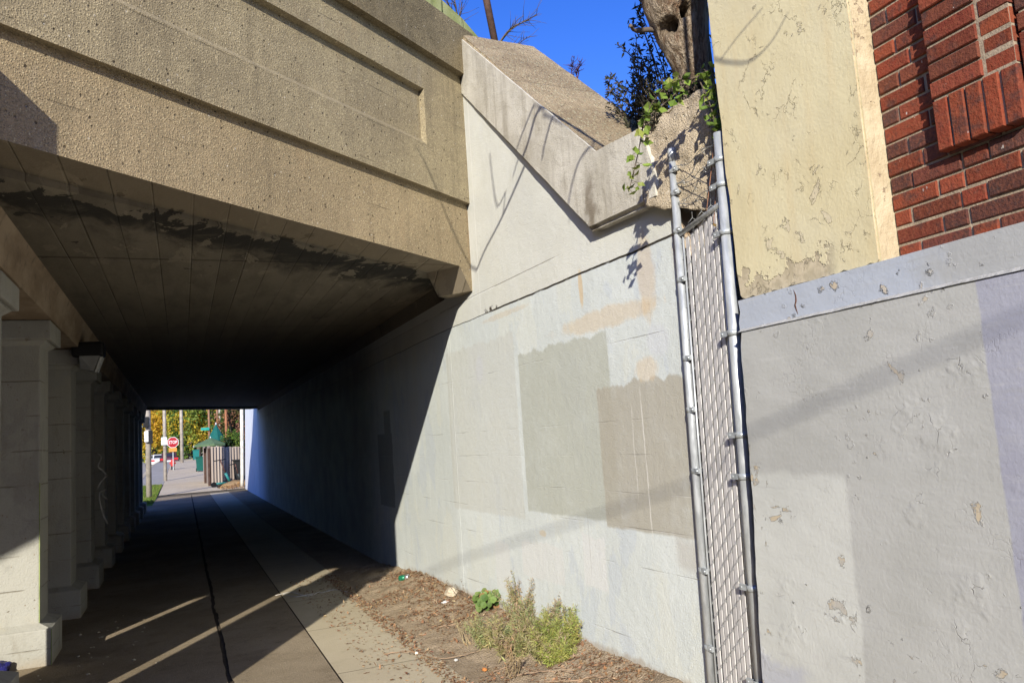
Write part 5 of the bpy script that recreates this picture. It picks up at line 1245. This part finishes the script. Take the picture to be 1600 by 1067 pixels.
bm = nb(); q2 = onw((270, 702.5), 62); box(bm, q2.x - .27, q2.x + .27, q.y - .01, q.y + .012, q2.z - .14, q2.z + .14, bev=.01); obj('orange_plate', bm, M_orange, t)
# hydrant
q = onw((270, 733), 63); gz_ = zw(63); t = thing('fire_hydrant', (q.x, q.y, gz_), 'red fire hydrant on the kerb below the stop sign', 'hydrant')
bm = nb(); lathe(bm, [(.15, .0), (.15, .04), (.11, .05), (.11, .25)], (q.x, q.y, gz_), 14); obj('base', bm, M_black, t)
M_hyd = plain('hydrant red', (.62, .05, .04), .45)
bm = nb(); lathe(bm, [(.14, .25), (.15, .28), (.13, .3), (.125, .55), (.15, .57), (.15, .6), (.13, .66), (.08, .72), (.03, .74), (.03, .78)], (q.x, q.y, gz_), 14); tube(bm, [(q.x - .22, q.y, gz_ + .46), (q.x + .22, q.y, gz_ + .46)], .06, 10); tube(bm, [(q.x, q.y - .2, gz_ + .42), (q.x, q.y, gz_ + .42)], .075, 10); obj('barrel', bm, M_hyd, t)
# cars
def car(label, x, y, z, body, heading=0.0, k=1.0):
    t = thing('parked_car', (x, y, z), label, 'car', 'cars along the street beyond the viaduct'); t.rotation_euler = (0, 0, heading)
    mb = plain('car paint', body, .25, .1, .04, spec=.6); hw = .9 * k
    def f(u, v, h): return (x + u, y + v, z + h)
    def extr(bm, prof, w0, w1, mat=0): prism(bm, [f(-w0 if h < .95 else -w1, v, h) for v, h in prof], [f(w0 if h < .95 else w1, v, h) for v, h in prof])
    bm = nb(); extr(bm, [(-2.2, .35), (-2.25, .6), (-2.2, .9), (-1.65, .98), (1.0, .96), (2.0, .82), (2.25, .6), (2.2, .32)], hw, hw * .97); obj('body', bm, mb, t)
    bm = nb(); extr(bm, [(-1.62, .982), (-1.0, 1.40), (-.6, 1.46), (.2, 1.45), (1.05, .965)], hw, hw * .78); cab = obj('cabin', bm, mb, t)
    mg = plain('car glass', (.03, .035, .04), .1, spec=.7)
    bm = nb(); prism(bm, [f(-.62 * k, -1.565, 1.04), f(.62 * k, -1.565, 1.04), f(.55 * k, -1.08, 1.36), f(-.55 * k, -1.08, 1.36)], [f(-.62 * k, -1.50, 1.03), f(.62 * k, -1.50, 1.03), f(.55 * k, -1.02, 1.35), f(-.55 * k, -1.02, 1.35)]); obj('rear_window', bm, mg, cab)
    for s in (-1, 1):
        bm = nb(); box(bm, s * hw * .79 - .02 * s if s > 0 else s * hw * .79 - .02, s * hw * .79 + .02, -1.0, .5, 1.02, 1.36, f); obj('side_window', bm, mg, cab)
        bm = nb(); box(bm, min(s * hw * .95, s * hw * .55), max(s * hw * .95, s * hw * .55), -2.27, -2.2, .68, .86, f); obj('tail_light', bm, plain('tail light', (.55, .02, .02), .3), t)
        for v in (-1.35, 1.4):
            bm = nb(); c = Vector(f(s * hw * .93, v, .33)); tube(bm, [c - Vector((.1, 0, 0)), c + Vector((.1, 0, 0))], .33, 18); obj('wheel', bm, M_black, t)
    bm = nb(); box(bm, -.26, .26, -2.285, -2.25, .5, .64, f); obj('licence_plate', bm, M_white, t)
q = onw((250, 722), 100); car('white sedan seen from behind with red tail lights at the kerb', q.x, 100, zr(100), (.78, .78, .76))
q = onw((240, 718), 117); car('second white car further up the street', q.x, 117, zr(117), (.72, .73, .74))
q = onw((245, 712), 136); car('dark blue car beyond the two white ones', q.x, 136, zr(136), (.03, .04, .08))
q = onw((267, 720), 96); car('dark red parked car behind the hydrant', q.x - .1, 92, zr(92) + .1, (.10, .03, .035))
q = onw((296, 714), 140); car('black car parked far up the side of the pavement', q.x, 128, zw(128), (.025, .03, .035), .3)
# timber fence
fa, fb, fr_ = onw((329, 757), 40.6), onw((378, 752), 41.6), onw((318, 754), 46)
M_plank = None
def mat_plank():
    n = NT('weathered planks'); p = n.pos(); x, y, z = n.sep(p); i = n.ma('FLOOR', n.ma('DIVIDE', x, .14)); rnd = n.noi(n.comb(n.ma('MULTIPLY', i, 7.3), 0., 0.), 1.0, 1)
    col = n.mix(n.mr(rnd, .3, .7), (.30, .24, .195), (.42, .35, .29)); fr2 = n.ma('ABSOLUTE', n.ma('SUBTRACT', n.ma('FRACT', n.ma('DIVIDE', x, .14)), .5)); col = n.mix(n.mr(fr2, .42, .49, 0, .5), col, (.06, .045, .035))
    return n.done(col, .9, n.bump(n.noi(n.sc(p, (20, 20, 1)), 2, 3), .004))
M_plank = mat_plank()
t = thing('timber_fence', fa, 'weathered vertical board fence at the corner of the pavement', 'fence'); bm = nb(); x = fa.x; i = 0
while x < fb.x:
    yy = fa.y + (fb.y - fa.y) * (x - fa.x) / (fb.x - fa.x); zg = zw(yy); ht = 1.86 + random.uniform(-.03, .03) - .12 * (x - fa.x) / (fb.x - fa.x); box(bm, x, x + .135, yy, yy + .025, zg - .05, zg + ht); x += .14
obj('front_boards', bm, M_plank, t)
bm = nb(); n_ = 34
for i in range(n_):
    a = fa.lerp(fr_, i / n_); b = fa.lerp(fr_, (i + .93) / n_); zg = zw(a.y); prism(bm, [(a.x, a.y, zg), (b.x, b.y, zg), (b.x, b.y, zg + 1.9), (a.x, a.y, zg + 1.9)], [(a.x + .025, a.y, zg), (b.x + .025, b.y, zg), (b.x + .025, b.y, zg + 1.9), (a.x + .025, a.y, zg + 1.9)])
obj('side_boards', bm, M_plank, t)
for q in (fa + Vector((-.05, -.02, 0)), fa.lerp(fr_, .55) + Vector((-.05, 0, 0))):
    bm = nb(); box(bm, q.x - .05, q.x + .05, q.y - .05, q.y + .05, zw(q.y) - .1, zw(q.y) + 1.8); obj('post', bm, plain('dark fence post', (.07, .04, .03), .9), t)
# scooters
def scooter(label, p, y, h, lean, body):
    b = onw(p, y); b.z = zw(y) + .0; t = thing('kick_scooter', b, label, 'scooter', 'scooters parked at the timber fence'); md = M_black; mt = plain('scooter body', body, .4)
    d = Vector((-.92, -.38, 0)).normalized(); w1, w2 = b + d * .42 + Vector((0, 0, .11)), b - d * .34 + Vector((0, 0, .11)); sd = Vector((-d.y, d.x, 0))
    for c in (w1, w2): bm = nb(); tube(bm, [c - sd * .03, c + sd * .03], .125, 16); obj('wheel', bm, md, t)
    bm = nb(); tube(bm, [w1.lerp(w2, .15) + Vector((0, 0, .04)), w1.lerp(w2, .85) + Vector((0, 0, .05))], .05, 8); obj('deck', bm, mt, t)
    hd_ = w2 + Vector((0, 0, .42)); tp = w2 + d * .48 * lean + Vector((0, 0, h)); bm = nb(); tube(bm, [w2 + Vector((0, 0, .1)), w2.lerp(tp, .45)], .06, 8); obj('fork', bm, mt, t)
    bm = nb(); tube(bm, [w2.lerp(tp, .4), tp], .03, 8); obj('steering_column', bm, plain('rust pole', (.10, .05, .04), .6), t)
    bm = nb(); tube(bm, [tp - sd * .06 - d * .30 + Vector((0, 0, .02)), tp, tp + d * .30 + Vector((0, 0, -.03))], .022, 8); obj('handlebar', bm, md, t)
scooter('teal electric scooter leaning in front of the board fence', (348, 758), 39.3, 1.12, .9, (.03, .20, .19))
scooter('second scooter partly hidden behind the leaf pile at the fence', (365, 753), 40.3, .86, .5, (.05, .06, .06))
# bins
def bin_(label, p, y, h, w_, col):
    b = onw(p, y); zg = zw(y); t = thing('wheeled_bin', (b.x, y, zg), label, 'bin'); m = plain('bin plastic', col, .5, var=.1); bm = nb(); a = w_ * .42
    prism(bm, [(b.x - a, y - a, zg + .06), (b.x + a, y - a, zg + .06), (b.x + a, y + a, zg + .06), (b.x - a, y + a, zg + .06)], [(b.x - w_ / 2, y - w_ / 2, zg + h), (b.x + w_ / 2, y - w_ / 2, zg + h), (b.x + w_ / 2, y + w_ / 2, zg + h), (b.x - w_ / 2, y + w_ / 2, zg + h)]); obj('body', bm, m, t)
    bm = nb(); box(bm, b.x - w_ / 2 - .05, b.x + w_ / 2 + .04, y - w_ / 2 - .06, y + w_ / 2 + .04, zg + h + .003, zg + h + .07, bev=.015); obj('lid', bm, m, t)
    for s in (-1, 1): bm = nb(); c = Vector((b.x + s * w_ * .45, y + w_ * .4, zg + .12)); tube(bm, [c - Vector((.03, 0, 0)), c + Vector((.03, 0, 0))], .12, 12); obj('wheel', bm, M_black, t)
bin_('dark green wheeled bin on the pavement beside the fence', (314, 737), 58, .95, .62, (.006, .09, .07))
bin_('smaller teal bin far along the pavement', (306.5, 715), 88, 1.0, .62, (.012, .16, .15))
bin_('black bin squeezed between the fence and the white wall', (374, 752), 40.6, 1.1, .5, (.015, .016, .016))
# umbrellas
def umbrella(label, c, r, h, drop, col, pole_h):
    t = thing('patio_umbrella', (c.x, c.y, c.z - pole_h), label, 'umbrella', 'umbrellas behind the fence'); bm = nb(); N_ = 8
    top = bm.verts.new((c.x, c.y, c.z + h)); rg = [bm.verts.new((c.x + r * math.cos(k * math.pi / 4 + .2), c.y + r * math.sin(k * math.pi / 4 + .2), c.z)) for k in range(N_)]; r2 = [bm.verts.new((v.co.x, v.co.y, v.co.z - drop)) for v in rg]; lowc = bm.verts.new((c.x, c.y, c.z + h - .05))
    for k in range(N_): j = (k + 1) % N_; bm.faces.new((top, rg[k], rg[j])); bm.faces.new((rg[k], r2[k], r2[j], rg[j])); bm.faces.new((r2[j], r2[k], lowc))
    obj('canopy', bm, plain('umbrella cloth', col, .8, var=.15), t)
    bm = nb(); tube(bm, [(c.x, c.y, c.z - pole_h), (c.x, c.y, c.z + h + .05)], .025, 8); obj('pole', bm, M_white, t)
q = onw((329, 694), 43.2); umbrella('open green umbrella with a pale rim behind the board fence', q, .80, .34, .10, (.10, .16, .08), 2.1)
q = onw((338, 690), 44.4); umbrella('steep dark green umbrella behind the open one', q + Vector((.0, 0, .1)), .46, .85, .06, (.008, .10, .085), 2.3)
# far white wing wall with downpipe
fw = thing('far_wing_wall', (2.6, 33, 0), 'white painted wing wall at the far mouth of the underpass, sunlit at its end', 'wall'); bm = nb()
prism(bm, [(2.488, 29.32, -.4), (2.50, 36.5, -.4), (2.62, 36.5, 5.2), (2.49, 29.32, 5.2)], [(3.2, 29.32, -.4), (3.2, 36.5, -.4), (3.2, 36.5, 5.2), (3.2, 29.32, 5.2)]); obj('wall_face', bm, plain('white blue wall', (.74, .76, .80), .7, var=.06, scale=2), fw)
bm = nb(); tube(bm, [(2.40, 36.9, .1), (2.42, 36.95, .6), (2.50, 37.0, 4.6)], .075, 10); dp = obj('downpipe', bm, plain('pale pipe', (.62, .58, .5), .6), fw)
# far trees
def far_tree(label, c, r3, cols, n_, ls, name='street_tree', trunk=True, grp='trees beyond the viaduct', mat=M_leaf):
    b = Vector((c.x, c.y, zw(c.y))); t = thing(name, b, label, 'tree', grp); bl = nb(); la = bl.loops.layers.float_color.new('col'); cl_ = []
    for i in range(26): v = rv() * random.random() ** .4; cl_.append((Vector((c.x + v.x * r3[0] * .8, c.y + v.y * r3[1] * .8, c.z + v.z * r3[2] * .8)), random.uniform(.22, .42), random.choice(cols)))
    for i in range(n_):
        cc, k, col = random.choice(cl_); v = rv() * random.random() ** .5 * k; p = cc + Vector((v.x * r3[0], v.y * r3[1], v.z * r3[2])); l_ = ls * random.uniform(.6, 1.3); leaf(bl, la, p, rv(), rv() + Vector((-.3, -.6, .6)), l_, l_ * .75, vary(col if random.random() > .2 else random.choice(cols), .3))
    obj('crown', bl, mat, t)
    if trunk:
        bm = nb(); tube(bm, [b - Vector((0, 0, .3)), b.lerp(c, .5), c], [.28, .22, .10], 8)
        for i in range(7): e = random.choice(cl_)[0]; s = b.lerp(c, random.uniform(.45, .8)); tube(bm, [s, s.lerp(e, .5) + Vector((0, 0, -.2)), e], [.10, .06, .02], 5)
        obj('trunk', bm, M_twig, t)
YEL = [(0.62, .40, .03), (.58, .34, .03), (.66, .47, .05), (.52, .40, .05)]; YGR = [(0.42, .40, .05), (.30, .34, .05), (.50, .42, .05)]; GRN = [(0.09, .17, .03), (.13, .22, .04), (.18, .24, .04)]; DGR = [(0.03, .06, .02), (.05, .08, .025), (.04, .07, .02)]; RUST = [(.30, .13, .08), (.36, .18, .09), (.22, .16, .06), (.14, .17, .05), (.40, .20, .14)]
for lab, p, y, r3, cols, n_, ls in (
        ('golden yellow street tree left of the pale pole', (240, 655), 120, (6, 5, 5.5), YEL + YGR[:1], 4200, .42),
        ('orange yellow street tree behind the stop sign', (266, 655), 112, (4.2, 4, 5.5), YEL, 3600, .40),
        ('green and yellow street tree right of the stop sign', (291, 660), 104, (3.6, 3.5, 5.5), GRN + YGR, 3400, .38),
        ('yellow green tree above the far bins', (310, 668), 100, (4.0, 3.5, 5.0), YGR + GRN[:1] + YEL[:1], 3400, .36),
        ('tall golden tree filling the gap by the name plate', (322, 640), 92, (3.6, 3.2, 5.5), YGR + YEL + GRN, 3000, .36),
        ('dark green tree far behind the yellow ones', (285, 672), 165, (16, 6, 8), DGR + GRN, 5200, .75),
        ('dark green tree closing the view behind the umbrella', (330, 660), 125, (7, 5, 8), DGR + GRN[:1], 4200, .6),
        ('distant ochre tree at the end of the street', (243, 690), 190, (12, 5, 6), YGR + DGR[:1], 3200, .7)):
    far_tree(lab, onw(p, y), r3, cols, n_, ls)
far_tree('reddish vine covered bush rising behind the board fence', onw((362, 672), 47), (1.0, .9, 2.0), RUST + GRN, 3600, .15, 'autumn_bush', True, None, M_leaf)
far_tree('dark green bush beside the white far wall', onw((366, 696), 43.5), (.65, .6, 1.0), DGR + GRN + RUST[:1], 2600, .12, 'autumn_bush', False, None, M_leaf)
far_tree('olive shrub leaning over the fence corner', onw((352, 693), 46.5), (.5, .5, .8), GRN + DGR + RUST[2:3], 1200, .12, 'autumn_bush', False, None, M_leaf)
# pile of fallen leaves by the scooters
q = onw((362, 757), 39.2); bm = nb(); lump(bm, (q.x + .25, 39.4, zw(39.4) - .02), .75, .7, .26, 3, .25, 2); tag(obj('leaf_pile', bm, mat_ground('leaf mulch', (.26, .16, .08), (.40, .27, .14), (.5, .35, .2), .6, 3, .5, .02, 30), None, True), 'heap of brown fallen leaves at the foot of the far wall', 'leaf pile')
# house glimpsed past the trees
q = onw((300, 700), 150); hb = thing('far_house', (q.x + 3, 155, 1.2), 'pale house half hidden at the end of the pavement', 'house'); bm = nb(); box(bm, q.x, q.x + 8, 152, 160, 1.0, 4.2); obj('wall', bm, plain('house wall', (.5, .45, .4), .8), hb)
bm = nb(); prism(bm, [(q.x - .4, 151.5, 4.2), (q.x + 8.4, 151.5, 4.2), (q.x + 4, 151.5, 6.6)], [(q.x - .4, 160.5, 4.2), (q.x + 8.4, 160.5, 4.2), (q.x + 4, 160.5, 6.6)]); obj('roof', bm, plain('house roof', (.25, .2, .18), .9), hb)
bm = nb(); box(bm, q.x + 1, q.x + 2.2, 151.95, 151.99, 2.0, 3.4); obj('window', bm, M_black, hb)
# grass blades on the far lawn
bl = nb(); la = bl.loops.layers.float_color.new('col')
for i in range(7000):
    x, y = random.uniform(-2.26, -1.0), random.uniform(31, 45.4); k = random.uniform(.05, .11); leaf(bl, la, Vector((x, y, zw(y) + .002)), Vector((random.uniform(-.5, .5), random.uniform(-.5, .5), 1)), rv(), k, k * .3, vary(random.choice([(.16, .26, .04), (.22, .32, .05), (.12, .2, .03), (.3, .3, .08)]), .25))
tag(obj('grass', bl, M_leaf), 'short green grass on the strip by the kerb beyond the viaduct', 'grass', kind='stuff')
# added unseen buildings round the viewer: plain brick blocks that close the low sky
def block(label, x0, x1, y0, y1, h, side, m):
    t = thing('added_building', ((x0 + x1) / 2, (y0 + y1) / 2, 0), label, 'building', 'added buildings outside the view'); bm = nb(); box(bm, x0, x1, y0, y1, -.3, h); obj('wall', bm, m, t)
    bm = nb(); box(bm, x0 - .25, x1 + .25, y0 - .25, y1 + .25, h + .003, h + .35); obj('cornice', bm, M_slab, t)
    bm = nb()
    for fl_ in range(int(h // 3.2)):
        z = 1.0 + fl_ * 3.2
        if side == 'x+':
            y = y0 + 1.2
            while y < y1 - 1.5: box(bm, x1 - .05, x1 + .02, y, y + 1.1, z, z + 1.6); y += 2.6
        elif side == 'x-':
            y = y0 + 1.2
            while y < y1 - 1.5: box(bm, x0 - .02, x0 + .05, y, y + 1.1, z, z + 1.6); y += 2.6
        else:
            x = x0 + 1.2
            while x < x1 - 1.5: box(bm, x, x + 1.1, y1 - .05, y1 + .02, z, z + 1.6); x += 2.6
    w_ = obj('windows', bm, plain('street window', (.03, .035, .045), .15, spec=.6), t); w_['kind'] = 'stuff'
M_blk = plain('street brick', (.20, .10, .07), .9, var=.2, scale=3)
block('unseen brick block added across the street to close the low sky', -34, -19, -42, -5, 9.5, 'x+', M_blk)
block('unseen tan brick block added behind the viewer to close the low sky', -30, 26, -62, -46, 10.5, 'y+', plain('tan brick', (.26, .20, .14), .9, var=.2, scale=3))
block('unseen dark brick block added beyond the near building to close the low sky', 2.9, 16, -40, -7.4, 9.5, 'x-', M_blk)

block('unseen pale brick house row added beyond the viaduct to close the low sky', -34, -17, 44, 84, 8.0, 'x+', M_blk)
